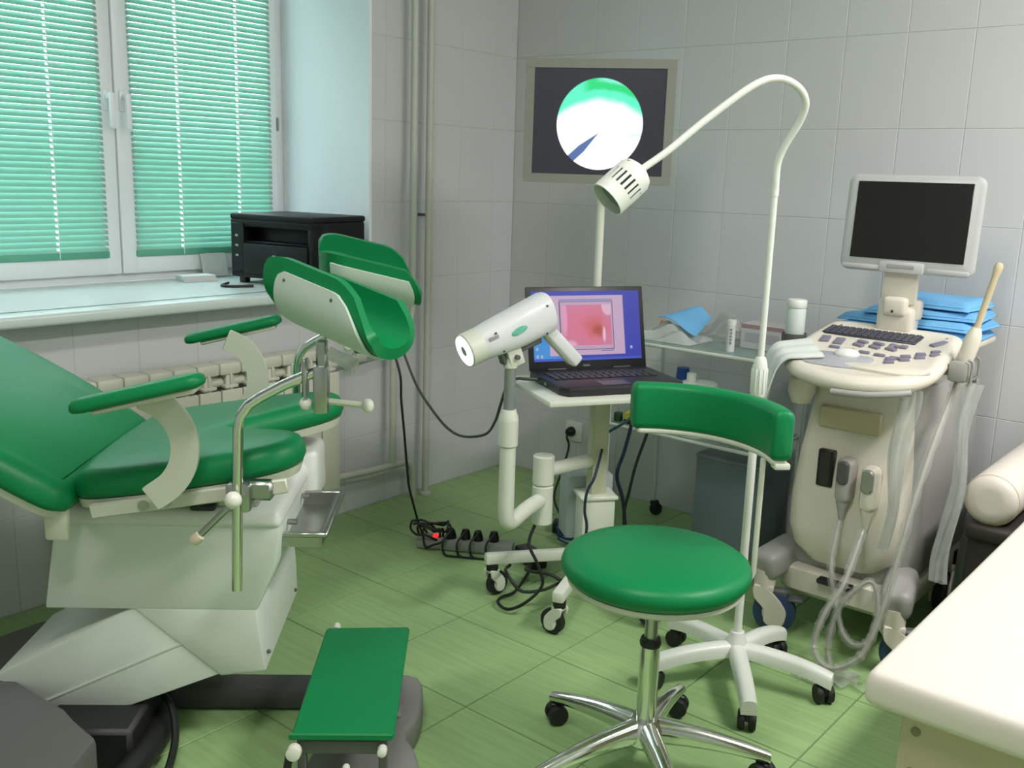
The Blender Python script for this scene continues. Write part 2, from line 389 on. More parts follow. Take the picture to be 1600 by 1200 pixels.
for si, (a, b) in enumerate(((1.085, 1.748), (1.752, 2.413))):
    g0, g1, gz0, gz1 = a+0.060, b-0.060, WZ0+0.105, WZ1-0.10
    if si == 0: g0, g1 = 1.145, 1.690
    else: g0, g1 = 1.815, 2.372
    m = MB()
    barx(m, a, g0, WZ0+0.028, WZ1-0.028, -0.045, 0.022, 0.006); barx(m, g1, b, WZ0+0.028, WZ1-0.028, -0.045, 0.022, 0.006)
    barx(m, a+0.004, b-0.004, WZ0+0.028, gz0, -0.045, 0.0215, 0.006); barx(m, a+0.004, b-0.004, gz1, WZ1-0.028, -0.045, 0.0215, 0.006)
    sash = m.build('sash', FRAMEW, win)
    m = MB(); barx(m, g0-0.005, g1+0.005, gz0-0.005, gz1+0.005, -0.022, -0.016, 0); m.build('pane', PANEM, sash, flat=True)
    hy = 1.722 if si == 0 else 1.779                       # handle
    m = MB(); barx(m, hy-0.014, hy+0.014, 1.45, 1.52, 0.02, 0.030, 0.004); barx(m, hy-0.008, hy+0.008, 1.488, 1.504, 0.028, 0.060, 0.004); barx(m, hy-0.010, hy+0.010, 1.39, 1.508, 0.050, 0.066, 0.006)
    m.build('window_handle', FRAMEW, sash)
    # blind hung on the room side of the pane
    bl = MB(); barx(bl, g0-0.012, g1+0.012, gz0-0.018, gz0+0.004, 0.010, 0.030, 0.003)
    blind = bl.build('blind_bottom_rail', mat('blind_rail_green', (92, 168, 140), 0.5), win)
    w = g1-g0+0.022; cy = (g0+g1)/2
    cords = (1.30, 1.527) if si == 0 else (1.985, 2.233)
    q = bmesh.new(); xs = [-0.0115, -0.0042, 0.0042, 0.0115]; zs = [0.0, 0.0022, 0.0022, 0.0]
    ys = [-w/2]
    for yc in cords: ys += [yc-cy-0.0038, yc-cy+0.0038]
    ys.append(w/2)
    top = [[q.verts.new((xs[k], y, zs[k])) for k in range(4)] for y in ys]; bot = [[q.verts.new((xs[k], y, zs[k]-0.0007)) for k in range(4)] for y in ys]
    for j in range(len(ys)-1):
        for k in range(3):
            if j % 2 == 1 and k == 1: continue              # route hole for the lift cord
            q.faces.new((top[j][k], top[j][k+1], top[j+1][k+1], top[j+1][k])); q.faces.new((bot[j][k], bot[j+1][k], bot[j+1][k+1], bot[j][k+1]))
        q.faces.new((top[j][0], top[j+1][0], bot[j+1][0], bot[j][0])); q.faces.new((top[j][3], bot[j][3], bot[j+1][3], top[j+1][3]))
    for j in (0, -1): q.faces.new(top[j]+list(reversed(bot[j])))
    mb = MB(); mb.bm.free(); mb.bm = q; sm = mb.mesh('slat', slatm, 60)
    zz = gz0+0.014
    while zz < gz1+0.03:
        inst('slat', sm, blind, (0.021, cy-YC, zz-WZ0), (0, math.radians(57), 0)); zz += 0.0196
    m = MB()
    for yc in cords:
        m.box((0.0335, yc-YC, (gz0+gz1)/2-WZ0), (0.0015, 0.0022, gz1-gz0+0.03)); m.box((0.0085, yc-YC, (gz0+gz1)/2-WZ0), (0.0015, 0.0022, gz1-gz0+0.03))
    m.build('blind_cord', CORDM, blind)
m = MB(); barx(m, 2.414, 2.424, 1.42, 1.47, 0.0, 0.022, 0.003); m.build('hinge', ALU_GREY, win)

# ------------------------------------------------------------------ ceiling lamps (above the frame)
def ceiling_lamp(x, y, rz, watts, label):
    t = thing('ceiling_lamp_offscreen', label, 'lamp', (x, y, ZC), rz)
    MB().box((0, 0, -0.035), (1.22, 0.32, 0.07), 0.01, 2).build('housing', WHITE_PL, t)
    MB().box((0, 0, -0.075), (1.16, 0.27, 0.012), 0.004, 1).build('diffuser_offscreen', mat('lamp_diffuser', (250, 250, 245), 0.5, emit=(255, 250, 240), es=3.0), t)
    l = bpy.data.lights.new('tube_light_offscreen', 'AREA'); l.shape = 'RECTANGLE'; l.size = 1.1; l.size_y = 0.24; l.energy = watts; l.color = (1.0, 0.965, 0.95)
    lo = bpy.data.objects.new('tube_light_offscreen', l); COL.objects.link(lo); lo.parent = t; lo.location = (0, 0, -0.086)
    return t
ceiling_lamp(0.55, 2.25, 90, LAMP_W, 'long white fluorescent ceiling lamp above the examination couch')
ceiling_lamp(-0.75, 0.5, 90, LAMP2_W, 'long white fluorescent ceiling lamp over the open floor')

# ------------------------------------------------------------------ radiator and heating pipes
RX_ = -2.640
rad = thing('radiator', 'cream sectional radiator on the tiled wall under the window sill', 'radiator', (RX_-0.045, 1.74, 0.15))
ms = MB()
ms.box((0.030, 0, 0.215), (0.014, 0.0765, 0.43), 0.004, 2); ms.box((-0.008, 0, 0.25), (0.07, 0.030, 0.46), 0.006, 1)
ms.box((-0.006, 0, 0.497), (0.074, 0.0795, 0.040), 0.009, 2); ms.box((0.027, 0, 0.455), (0.012, 0.008, 0.06), 0.003, 1); ms.box((0.020, 0, 0.440), (0.03, 0.05, 0.012), 0.003, 1)
sec = ms.mesh('section', RAD)
for k in range(12): inst('section', sec, rad, (0, -0.44+0.0805*k, 0))
MB().tube([(-0.01, -0.50, 0.45), (-0.01, 0.50, 0.45)], 0.019, 12).build('header_pipe', RAD, rad)
MB().tube([(-0.01, -0.50, 0.02), (-0.01, 0.50, 0.02)], 0.019, 12).build('header_pipe', RAD, rad)
for yy in (-0.3, 0.3): MB().box((-0.045, yy, 0.40), (0.05, 0.02, 0.03)).build('wall_bracket', RAD, rad)
px = -2.70
p1 = thing('heating_pipe', 'cream heating riser that jogs sideways to feed the radiator', 'pipe', (px, 2.63, 0))
O1 = (px, 2.63, 0)
m = MB(); m.tube(offs([(px, 2.63, ZC), (px, 2.63, 0.76), (px, 2.615, 0.70), (px, 2.55, 0.655), (px, 2.53, 0.60), (px, 2.53, 0.158)], O1), 0.0135, 12)
m.build('riser', PIPE, p1)
m = MB(); m.tube(offs([(px, 2.24, 0.600), (px, 2.40, 0.612), (px, 2.53, 0.625)], O1), 0.0125, 12); m.box(tuple(Vector((px, 2.36, 0.61))-Vector(O1)), (0.034, 0.05, 0.036), 0.008, 2)
m.build('feed_branch', PIPE, p1)
m = MB(); m.tube(offs([(px, 2.24, 0.170), (px, 2.40, 0.160), (px, 2.53, 0.158), (px, 2.585, 0.158), (px, 2.620, 0.148), (px, 2.638, 0.115), (px, 2.640, 0.0)], O1), 0.0135, 12)
m.build('return_branch', PIPE, p1)
m = MB(); m.tube([(px, 2.712, ZC), (px, 2.712, 0.0)], 0.0135, 12, mtx=T(-px, -2.712, 0)); m.lathe([(0.024, 0), (0.024, 0.006), (0.015, 0.012)], 16)
p2 = m.build('heating_pipe', PIPE, None, (px, 2.712, 0)); tag(p2, 'straight cream heating riser from floor to ceiling near the room corner', 'pipe')
MB().tube([(0, 0, 1.12), (-0.055, 0.0, 1.12)], 0.006, 8).build('pipe_bracket', DARKGREY, p2)

# ------------------------------------------------------------------ printer and papers on the sill
pr = thing('printer', 'black laser printer standing on the window sill', 'printer', (-2.822, 2.163, WZ0), -78)
# local: +x faces the room, y along the sill
m = MB(); PRB = mat('printer_black', (12, 14, 15), 0.45, spec=0.3)
m.box((-0.120, -0.05, 0.125), (0.24, 0.37, 0.205), 0.010, 2); m.box((0.022, -0.05, 0.214), (0.076, 0.37, 0.026), 0.005, 2); m.box((0.022, -0.205, 0.115), (0.076, 0.060, 0.185), 0.005, 2); m.box((0.022, 0.125, 0.115), (0.076, 0.020, 0.185), 0.005, 2); m.box((0.022, -0.03, 0.035), (0.076, 0.30, 0.026), 0.004, 2)
m.build('body', PRB, pr)
m = MB(); m.box((-0.09, -0.05, 0.236), (0.305, 0.372, 0.022), 0.008, 2); m.build('lid', mat('printer_lid', (18, 20, 21), 0.5, spec=0.3), pr)
m = MB(); m.box((0.060, -0.20, 0.13), (0.012, 0.055, 0.17), 0.003, 1); m.build('control_panel', mat('printer_panel', (24, 30, 30), 0.45, spec=0.3), pr)
for k in range(3): MB().box((0.067, -0.20, 0.10+0.035*k), (0.004, 0.012, 0.008), 0.001, 1).build('panel_button', mat('printer_button', (150, 160, 154), 0.5), pr)
m = MB(); m.box((0.028, -0.03, 0.149), (0.064, 0.292, 0.008), 0.003, 1); m.build('output_slot', PRB, pr)
m = MB(); m.box((0.060, -0.03, 0.092), (0.014, 0.288, 0.106), 0.005, 2); m.build('front_tray_door', mat('printer_door', (20, 24, 25), 0.45, spec=0.3), pr)
m = MB(); m.box((0.0675, -0.03, 0.10), (0.003, 0.016, 0.016), 0.001, 1); m.build('emblem', mat('emblem_grey', (170, 176, 174), 0.4), pr)
for yy in (-0.2, 0.1):
    for xx_ in (-0.2, 0.03): MB().box((xx_, yy, 0.013), (0.03, 0.03, 0.026), 0.004, 1).build('foot', BLACK, pr)
for nm_, lab, loc, rz, sz, n in (('paper_stack', 'small stack of white papers on the sill beside the black printer', (-3.14, 1.975, WZ0), 80, (0.12, 0.075, 0.022), 6),):
    t_ = thing(nm_, lab, 'paper', loc, rz)
    for k in range(n): MB().box((random.uniform(-.004, .004), random.uniform(-.004, .004), 0.002+k*sz[2]/n), (sz[0], sz[1], sz[2]/n*0.9)).build('sheet', PAPER, t_, flat=True)
m = MB(); m.grid(lambda u, v: (u*0.012-0.02*v*v, (u-0.5)*0.10, 0.004+v*0.085), 6, 8, 0.0008)
tag(m.build('leaflet', PAPER, None, (-3.214, 2.10, WZ0)), 'white leaflet leaning upright against the window frame', 'paper')
m = MB(); m.tube([(0, 0, 0.006), (0.05, -0.06, 0.005), (0.09, -0.04, 0.005), (0.12, 0.02, 0.006)], 0.005, 8, 5)
tag(m.build('printer_cable', CABLE, None, (-2.98, 2.00, WZ0)), 'short black cable lying on the sill in front of the printer', 'cable')

# ------------------------------------------------------------------ gynaecological chair, local x = towards its foot end, y = away from the camera side
A0 = -0.55
CU_, CV_ = Vector((0.7396, 0.6730, 0)), Vector((-0.6730, 0.7396, 0))
ch = thing('gynaecological_chair', 'green and white gynaecological chair with padded leg rests by the window', 'medical chair', tuple(CU_*A0+CV_*2.2), 42.3)
def L(a, b, z): return (a-A0, b, z)
# seat with two lobes
so = smooth_poly([(-0.815, -0.20), (-0.79, -0.265), (-0.70, -0.292), (-0.52, -0.295), (-0.40, -0.272), (-0.345, -0.205), (-0.365, -0.125), (-0.45, -0.06), (-0.525, 0.0), (-0.45, 0.06), (-0.345, 0.13), (-0.315, 0.205), (-0.38, 0.275), (-0.52, 0.295), (-0.70, 0.292), (-0.79, 0.265), (-0.815, 0.20), (-0.825, 0.0)], 5)
def seat_sh(co): return (co.x-A0, co.y, co.z*0.88+0.594+0.157*(co.x+0.80))
MB().pad(so, [(0.022, 0.006), (0.006, 0.014), (0.0, 0.030), (0.002, 0.050), (0.012, 0.068), (0.024, 0.076), (0.034, 0.079)], shear=seat_sh).build('seat', GREEN, ch, angle=60)
sb = MB().pad(so, [(0.012, -0.012), (0.006, 0.010)], shear=seat_sh).build('seat_shell', CREAM_MET, ch)
# backrest, reclined 32 degrees
bo = smooth_poly([(0.0, -0.24), (0.0, 0.0), (0.0, 0.20), (0.014, 0.255), (0.065, 0.284), (0.25, 0.29), (0.45, 0.255), (0.58, 0.19), (0.635, 0.09), (0.64, 0.0), (0.635, -0.09), (0.58, -0.23), (0.45, -0.300), (0.25, -0.330), (0.065, -0.322), (0.012, -0.293)], 4)
bm_ = Matrix(((-math.cos(0.5585), 0, math.sin(0.5585), -0.815-A0), (0, 1, 0, 0), (math.sin(0.5585), 0, math.cos(0.5585), 0.572), (0, 0, 0, 1)))
MB().pad(bo, [(0.012, 0.004), (0.003, 0.012), (0.0, 0.022), (0.005, 0.036), (0.013, 0.048), (0.024, 0.056), (0.036, 0.060), (0.045, 0.062)], mtx=bm_).build('backrest', GREEN, ch, angle=60)
MB().pad(bo, [(0.03, -0.016), (0.012, -0.010), (0.008, 0.010)], mtx=bm_).build('backrest_shell', CREAM_MET, ch)
# arm rests
for sgn, z0 in ((-1, 0.0), (1, 0.004)):
    b = 0.375*sgn
    ao = rrect(0.262, 0.060, 0.028, 4)
    am = T(-0.622-A0, b, 0.845+z0) @ RY(-14)
    pad_ = MB().pad(ao, [(0.012, 0.0), (0.003, 0.003), (0.0, 0.009), (0.002, 0.018), (0.010, 0.025), (0.02, 0.027)], mtx=am).build('arm_rest', GREEN, ch, angle=60)
    m = MB(); m.box((0.012, 0, -0.004), (0.20, 0.040, 0.010), 0.003, 1, mtx=am); m.build('arm_plate', CREAM_MET, pad_)
    # flat curved strap
    pts = [(-0.632, 0.842), (-0.592, 0.822), (-0.563, 0.784), (-0.553, 0.742), (-0.560, 0.700), (-0.583, 0.664), (-0.625, 0.632)]
    C = catmull([(x, 0, z) for x, z in pts], 4); o1, o2 = [], []
    for i, p in enumerate(C):
        t_ = (C[min(i+1, len(C)-1)]-C[max(i-1, 0)]).normalized(); n_ = Vector((t_.z, 0, -t_.x)); wdt = 0.027
        o1.append((p.x+n_.x*wdt-A0, p.z+n_.z*wdt)); o2.append((p.x-n_.x*wdt-A0, p.z-n_.z*wdt))
    m = MB(); m.prism(o1+o2[::-1], 0.010, 0.002, mtx=Matrix(((1, 0, 0, 0), (0, 0, -1, b-0.045*sgn+0.005), (0, 1, 0, 0), (0, 0, 0, 1))), seg=1)
    m.build('arm_strap', CREAM_MET, ch)
    # side rail under the seat
    m = MB(); m.box((0, 0, 0), (0.40, 0.014, 0.030), 0.003, 1, mtx=T(-0.560-A0, 0.292*sgn, 0.622) @ RY(-9)); rl = m.build('side_rail', CREAM_MET, ch)
    for ax in (-0.09, -0.045): MB().lathe([(0.0, -0.01), (0.011, -0.01), (0.011, 0.01), (0.0, 0.01)], 12, mtx=T(-0.56-A0+ax, 0.292*sgn, 0.622+0.16*ax) @ RX(90)).build('bolt', STEEL, rl)
    m = MB(); m.box(L(-0.835, 0.27*sgn, 0.565), (0.05, 0.02, 0.09), 0.008, 2); m.lathe([(0.0, -0.014), (0.010, -0.014), (0.010, 0.014), (0.0, 0.014)], 12, mtx=T(*L(-0.835, 0.27*sgn, 0.585)) @ RX(90)); m.build('hinge_bracket', CREAM_MET, ch)
    # leg rest pole with clamp, levers and knobs
    bb = 0.325*sgn
    m = MB(); m.tube([L(*p) for p in [(-0.462, bb, 0.44), (-0.457, bb, 0.60), (-0.451, bb, 0.775), (-0.446, bb, 0.803), (-0.430, bb, 0.826), (-0.405, bb, 0.843), (-0.36, bb, 0.868), (-0.300, bb, 0.895)]], 0.0108, 14); m.build('leg_pole', CHROME, ch)
    m = MB(); m.box(L(-0.455, 0.305*sgn, 0.635), (0.050, 0.05, 0.062), 0.010, 2); m.box(L(-0.420, 0.298*sgn, 0.645), (0.06, 0.03, 0.04), 0.006, 1); cl = m.build('pole_clamp', STEEL, ch)
    MB().ball(L(-0.457, (0.325+0.032)*sgn, 0.642), 0.0175, 16).build('clamp_knob', KNOBW, cl)
    m = MB(); m.tube([L(-0.475, 0.325*sgn, 0.615), L(-0.53, 0.335*sgn, 0.560)], 0.0065, 8); m.build('clamp_lever', STEEL, cl)
    m = MB(); m.lathe([(0, -0.014), (0.011, -0.010), (0.013, 0.0), (0.010, 0.010), (0, 0.013)], 12, mtx=zframe(L(-0.536, 0.335*sgn, 0.553), (-0.7, 0, -0.7))); m.build('lever_knob', mat('old_knob', (206, 196, 172), 0.4), cl)
    m = MB(); m.box(L(-0.288, bb, 0.862), (0.030, 0.034, 0.096), 0.007, 2); m.box(L(-0.286, bb, 0.925), (0.022, 0.024, 0.07), 0.005, 1); jt = m.build('ball_joint_housing', STEEL, ch)
    m = MB(); m.box(L(-0.318, bb+0.004*sgn, 0.885), (0.010, 0.03, 0.075), 0.003, 1); m.build('joint_cheek', STEEL, jt)
    m = MB(); m.tube([L(-0.30, bb, 0.840), L(-0.24, bb-0.004, 0.835), L(-0.205, bb-0.006, 0.832)], 0.0065, 8); m.build('joint_lever', CREAM_MET, jt)
    MB().ball(L(-0.197, bb-0.006, 0.831), 0.0145, 16, sc=(0.8, 1, 1)).build('joint_knob', KNOBW, jt)
    MB().ball(L(-0.318, bb-0.004, 0.832), 0.013, 12).build('joint_knob', KNOBW, jt)
    m = MB(); m.tube([L(-0.275, bb, 0.935), L(-0.242, bb, 0.918), L(-0.222, bb-0.004, 0.908)], lambda t_: 0.012+0.004*t_, 12); m.build('joint_grip', PLASTIC2, jt)
    # trough-shaped leg rest: profile runs from the tall outer wall over the bottom to the low inner wall
    prof = [(0.000, 0.132), (-0.003, 0.105), (-0.004, 0.075), (0.002, 0.045), (0.020, 0.018), (0.050, 0.004), (0.085, 0.002), (0.115, 0.012), (0.138, 0.034), (0.150, 0.062), (0.155, 0.088)]
    PC = catmull([(x, 0, z) for x, z in prof], 3)
    LL = 0.262
    ang = math.radians(-34 if sgn < 0 else -10)
    ax_ = Vector((math.cos(ang), math.sin(ang)*1, 0)); cr = Vector((-math.sin(ang), math.cos(ang), 0))
    pitch = math.radians(-13)
    def shell(u, v, off=0.0, sgn=sgn):
        s_ = u*(LL-0.045*max(0.0, (v-0.72)/0.28)**2-0.035*max(0.0, (0.30-v)/0.30)**2); i = v*(len(PC)-1); k = min(int(i), len(PC)-2); p = PC[k].lerp(PC[k+1], i-k); tt = (PC[k+1]-PC[k]).normalized()
        n_ = Vector((-tt.z, 0, tt.x))*(1 if True else -1)                 # points into the trough
        e = min(1.0, s_/0.065); f_ = 0.52+0.48*math.sqrt(max(0.0, 1-(1-e)**2))      # scoop narrows to a round inner end
        g = min(1.0, (LL-s_)/0.085); hs = 0.45+0.55*math.sin(g*PI/2)                    # the tall wall sinks towards the open end
        zz_ = p.z if (p.z < 0.035 or v > 0.5) else 0.035+(p.z-0.035)*hs
        zc_ = 0.072
        q_ = Vector((p.x*(f_ if v > 0.25 else 1.0), 0, zc_+(zz_-zc_)*f_))+n_*(-off)
        P_ = ax_*(s_-LL/2)*math.cos(pitch)+cr*(q_.x-0.03)+Vector((0, 0, q_.z+(s_-LL/2)*math.sin(pitch)))
        return (P_.x-0.270-A0+0.0, sgn*(-(-P_.y)-0.385+0.0) if False else (P_.y-0.375)*(-sgn), P_.z+0.968)
    m = MB(); m.grid(lambda u, v: shell(u, v), 22, 30, 0.022*(1 if sgn < 0 else -1)); lr = m.build('leg_rest', GREEN, ch, angle=70)
    def inner_uv(u, v):
        c_ = max(0.0, (0.34-v)/0.34); k_ = 1-math.sqrt(max(0.0, 1-c_*c_)); lo = 0.115+0.13*k_; hi = 0.93-0.13*k_
        return shell(lo+(hi-lo)*u, 0.088+0.82*v, 0.0015)
    m = MB(); m.grid(inner_uv, 20, 26, -0.006*(1 if sgn < 0 else -1)); m.build('leg_rest_shell', SHELLW, lr, angle=70)
    for u_, v_ in ((0.25, 0.14), (0.72, 0.14)): MB().ball(shell(u_, v_, 0.006), 0.0038, 10).build('screw', DARKGREY, lr)
# white body: upper housing with lip, lower wedge and slanting column
bev = 0.012
def loft(name, quads, m_, par, bev=0.008, seg=2):
    """quads: list of 4-corner rings in chair coordinates"""
    V = [L(*p) for q_ in quads for p in q_]; F = []
    n = len(quads)
    for i in range(n-1):
        for k in range(4): F.append((4*i+k, 4*i+(k+1) % 4, 4*i+4+(k+1) % 4, 4*i+4+k))
    F.append((3, 2, 1, 0)); F.append(tuple(4*(n-1)+k for k in range(4)))
    return MB().hull(V, F, bev, seg).build(name, m_, par)
def ring(a0, a1, b0, b1, z): return [(a0, b0, z), (a1, b0, z), (a1, b1, z), (a0, b1, z)]
body = loft('body_housing', [ring(-0.905, -0.452, -0.2, 0.2, 0.335), ring(-0.889, -0.411, -0.2, 0.2, 0.432), ring(-0.872, -0.398, -0.2, 0.2, 0.530)], BODY_W, ch, 0.006)
loft('top_cover', [ring(-0.882, -0.392, -0.208, 0.208, 0.525), ring(-0.878, -0.400, -0.200, 0.200, 0.566)], WHITE_PL, ch, 0.016, 3)
MB().hull([L(*p) for p in [(-0.72, -0.1995, 0.340), (-0.452, -0.1995, 0.340), (-0.449, -0.1995, 0.30), (-0.434, -0.1995, 0.192), (-0.535, -0.1995, 0.178), (-0.72, 0.195, 0.340), (-0.440, 0.195, 0.340), (-0.436, 0.195, 0.29), (-0.434, 0.195, 0.205), (-0.535, 0.195, 0.178)]],
    [(4, 3, 2, 1, 0), (5, 6, 7, 8, 9), (0, 1, 6, 5), (1, 2, 7, 6), (2, 3, 8, 7), (3, 4, 9, 8), (4, 0, 5, 9)], 0.006, 2).build('lower_wedge', BODY_W, ch)
for b_, z_ in ((-0.17, 0.225), (0.16, 0.225)): MB().ball(L(-0.434, b_, z_), 0.005, 8).build('screw', DARKGREY, body)
ca = MB().hull([L(*p) for p in [(-0.70, -0.196, 0.350), (-0.530, -0.196, 0.184), (-0.868, -0.196, 0.050), (-1.03, -0.196, 0.170), (-0.70, 0.12, 0.350), (-0.530, 0.12, 0.184), (-0.868, 0.12, 0.050), (-1.03, 0.12, 0.170)]],
    [(3, 2, 1, 0), (4, 5, 6, 7), (0, 1, 5, 4), (1, 2, 6, 5), (2, 3, 7, 6), (3, 0, 4, 7)], 0.006, 2).build('lift_column', BODY_W, ch)
m = MB(); m.box((0, 0, 0), (0.36, 0.003, 0.004), mtx=T(*L(-0.775, -0.1965, 0.182)) @ RY(-25)); m.build('column_seam', BODY_W, ca)
loft('far_housing', [ring(-0.50, -0.372, 0.14, 0.30, 0.46), ring(-0.49, -0.374, 0.15, 0.295, 0.600)], WHITE_PL, ch, 0.02, 3)
m = MB(); m.box(L(-0.60, -0.05, 0.575), (0.30, 0.26, 0.030), 0.004, 1); m.box(L(-0.60, -0.05, 0.605), (0.12, 0.3, 0.04), 0.004, 1); m.build('seat_carrier', STEEL, ch)
m = MB(); m.box(L(-0.56, -0.19, 0.570), (0.05, 0.03, 0.012), 0.002, 1); m.build('switch_block', BLACK, ch)
# stainless tray on slide rails in front of the body
m = MB()
tz = 0.492
m.box(L(-0.395, 0, tz-0.03), (0.15, 0.27, 0.006)); m.box(L(-0.395, -0.137, tz-0.014), (0.15, 0.006, 0.034)); m.box(L(-0.395, 0.137, tz-0.014), (0.15, 0.006, 0.034)); m.box(L(-0.322, 0, tz-0.014), (0.006, 0.28, 0.034)); m.box(L(-0.468, 0, tz-0.014), (0.006, 0.28, 0.034))
tr_ = m.build('drip_tray', STEEL, ch)
m = MB(); m.box(L(-0.312, 0, tz), (0.014, 0.30, 0.012), 0.003, 1); m.box(L(-0.36, -0.145, tz), (0.10, 0.012, 0.012), 0.003, 1); m.box(L(-0.36, 0.145, tz), (0.10, 0.012, 0.012), 0.003, 1); m.build('tray_rail', STEEL, tr_)
for bq in (-0.10, 0.08): MB().tube([L(-0.50, bq, 0.560), L(-0.44, bq, 0.505), L(-0.38, bq, 0.505)], 0.007, 8).build('tray_support', STEEL, tr_)
# cast grey floor frame
m = MB(); m.prism([(-1.24-A0, -0.02), (-1.03-A0, -0.160), (-0.83-A0, -0.312), (-0.725-A0, -0.410), (-0.745-A0, -0.62), (-1.24-A0, -0.62)], 0.160, 0.014); m.build('base_cover', DARKGREY, ch)
m = MB(); m.prism([(-1.26-A0, 0.02), (-1.10-A0, 0.23), (-1.03-A0, 0.20), (-1.09-A0, -0.10), (-1.2-A0, -0.10)], 0.105, 0.015); m.build('base_rear_foot', DARKGREY, ch)
m = MB(); m.box(L(-0.56, -0.005, 0.034), (0.68, 0.075, 0.058), 0.012, 2); m.build('base_beam', mat('base_beam_grey', (74, 76, 78), 0.5), ch)
m = MB(); m.box(L(-0.80, -0.12, 0.055), (0.20, 0.36, 0.10), 0.01, 1); m.tube([L(-0.72, -0.05, 0.03), L(-0.68, -0.18, 0.03), L(-0.70, -0.36, 0.03)], 0.03, 10, 3); m.build('base_mechanism', mat('mechanism_black', (30, 30, 32), 0.5), ch)
fo = smooth_poly([(-0.30, 0.03), (-0.13, 0.02), (-0.098, -0.03), (-0.095, -0.12), (-0.105, -0.19), (-0.125, -0.24), (-0.10, -0.30), (-0.088, -0.38), (-0.12, -0.46), (-0.30, -0.48), (-0.33, -0.40), (-0.31, -0.25), (-0.33, -0.12)], 3)
m = MB(); m.pad([(x-A0, y) for x, y in fo], [(0.004, 0.0), (0.0, 0.01), (0.0, 0.058), (0.004, 0.066), (0.012, 0.070)]); m.box(L(-0.16, -0.15, 0.072), (0.045, 0.07, 0.02), 0.006, 1); m.build('front_foot', mat('foot_grey', (128, 128, 125), 0.55, var=0.05, bump=0.1), ch)
# green foot step on four short posts with white knobs
st = MB().pad([(x-A0, y) for x, y in [(-0.332, -0.452), (-0.338, -0.46), (-0.1375, -0.46), (-0.1335, -0.452), (-0.1325, 0.0), (-0.136, 0.008), (-0.326, -0.002), (-0.331, -0.010)]], [(0.003, 0.186), (0.0, 0.189), (0.0, 0.198), (0.003, 0.201)]).build('foot_step', GREEN, ch, angle=30)
for a_, b_ in ((-0.315, -0.44), (-0.155, -0.44), (-0.155, -0.06), (-0.305, -0.06)): MB().box(L(a_, b_, 0.118), (0.018, 0.018, 0.145), 0.003, 1).build('step_post', DARKGREY, st)
for b_ in (-0.44, -0.06): MB().box(L(-0.235, b_, 0.165), (0.17, 0.02, 0.03), 0.003, 1).build('step_crossbar', DARKGREY, st)
for a_, b_, r_, z_ in ((-0.325, -0.478, 0.0155, 0.172), (-0.155, -0.468, 0.010, 0.170), (-0.310, 0.022, 0.009, 0.19), (-0.225, -0.478, 0.008, 0.135)):
    MB().lathe([(0, -0.012), (r_*0.9, -0.012), (r_, -0.004), (r_*0.9, 0.010), (0, 0.014)], 14, mtx=zframe(L(a_, b_, z_), (0, -1 if b_ < 0 else 1, 0.1))).build('step_knob', KNOBW, st)
m = MB(); m.tube([L(-0.70, -0.12, 0.10), L(-0.655, -0.17, 0.09), L(-0.625, -0.25, 0.045), L(-0.63, -0.36, 0.012), L(-0.70, -0.45, 0.012)], 0.0085, 8, 6); m.build('chair_cable', CABLE, ch)
m = MB(); m.tube([L(-0.335, -0.472, 0.16), L(-0.345, -0.49, 0.08), L(-0.33, -0.48, 0.05)], 0.008, 8, 4); m.build('step_rod', BLACK, st)

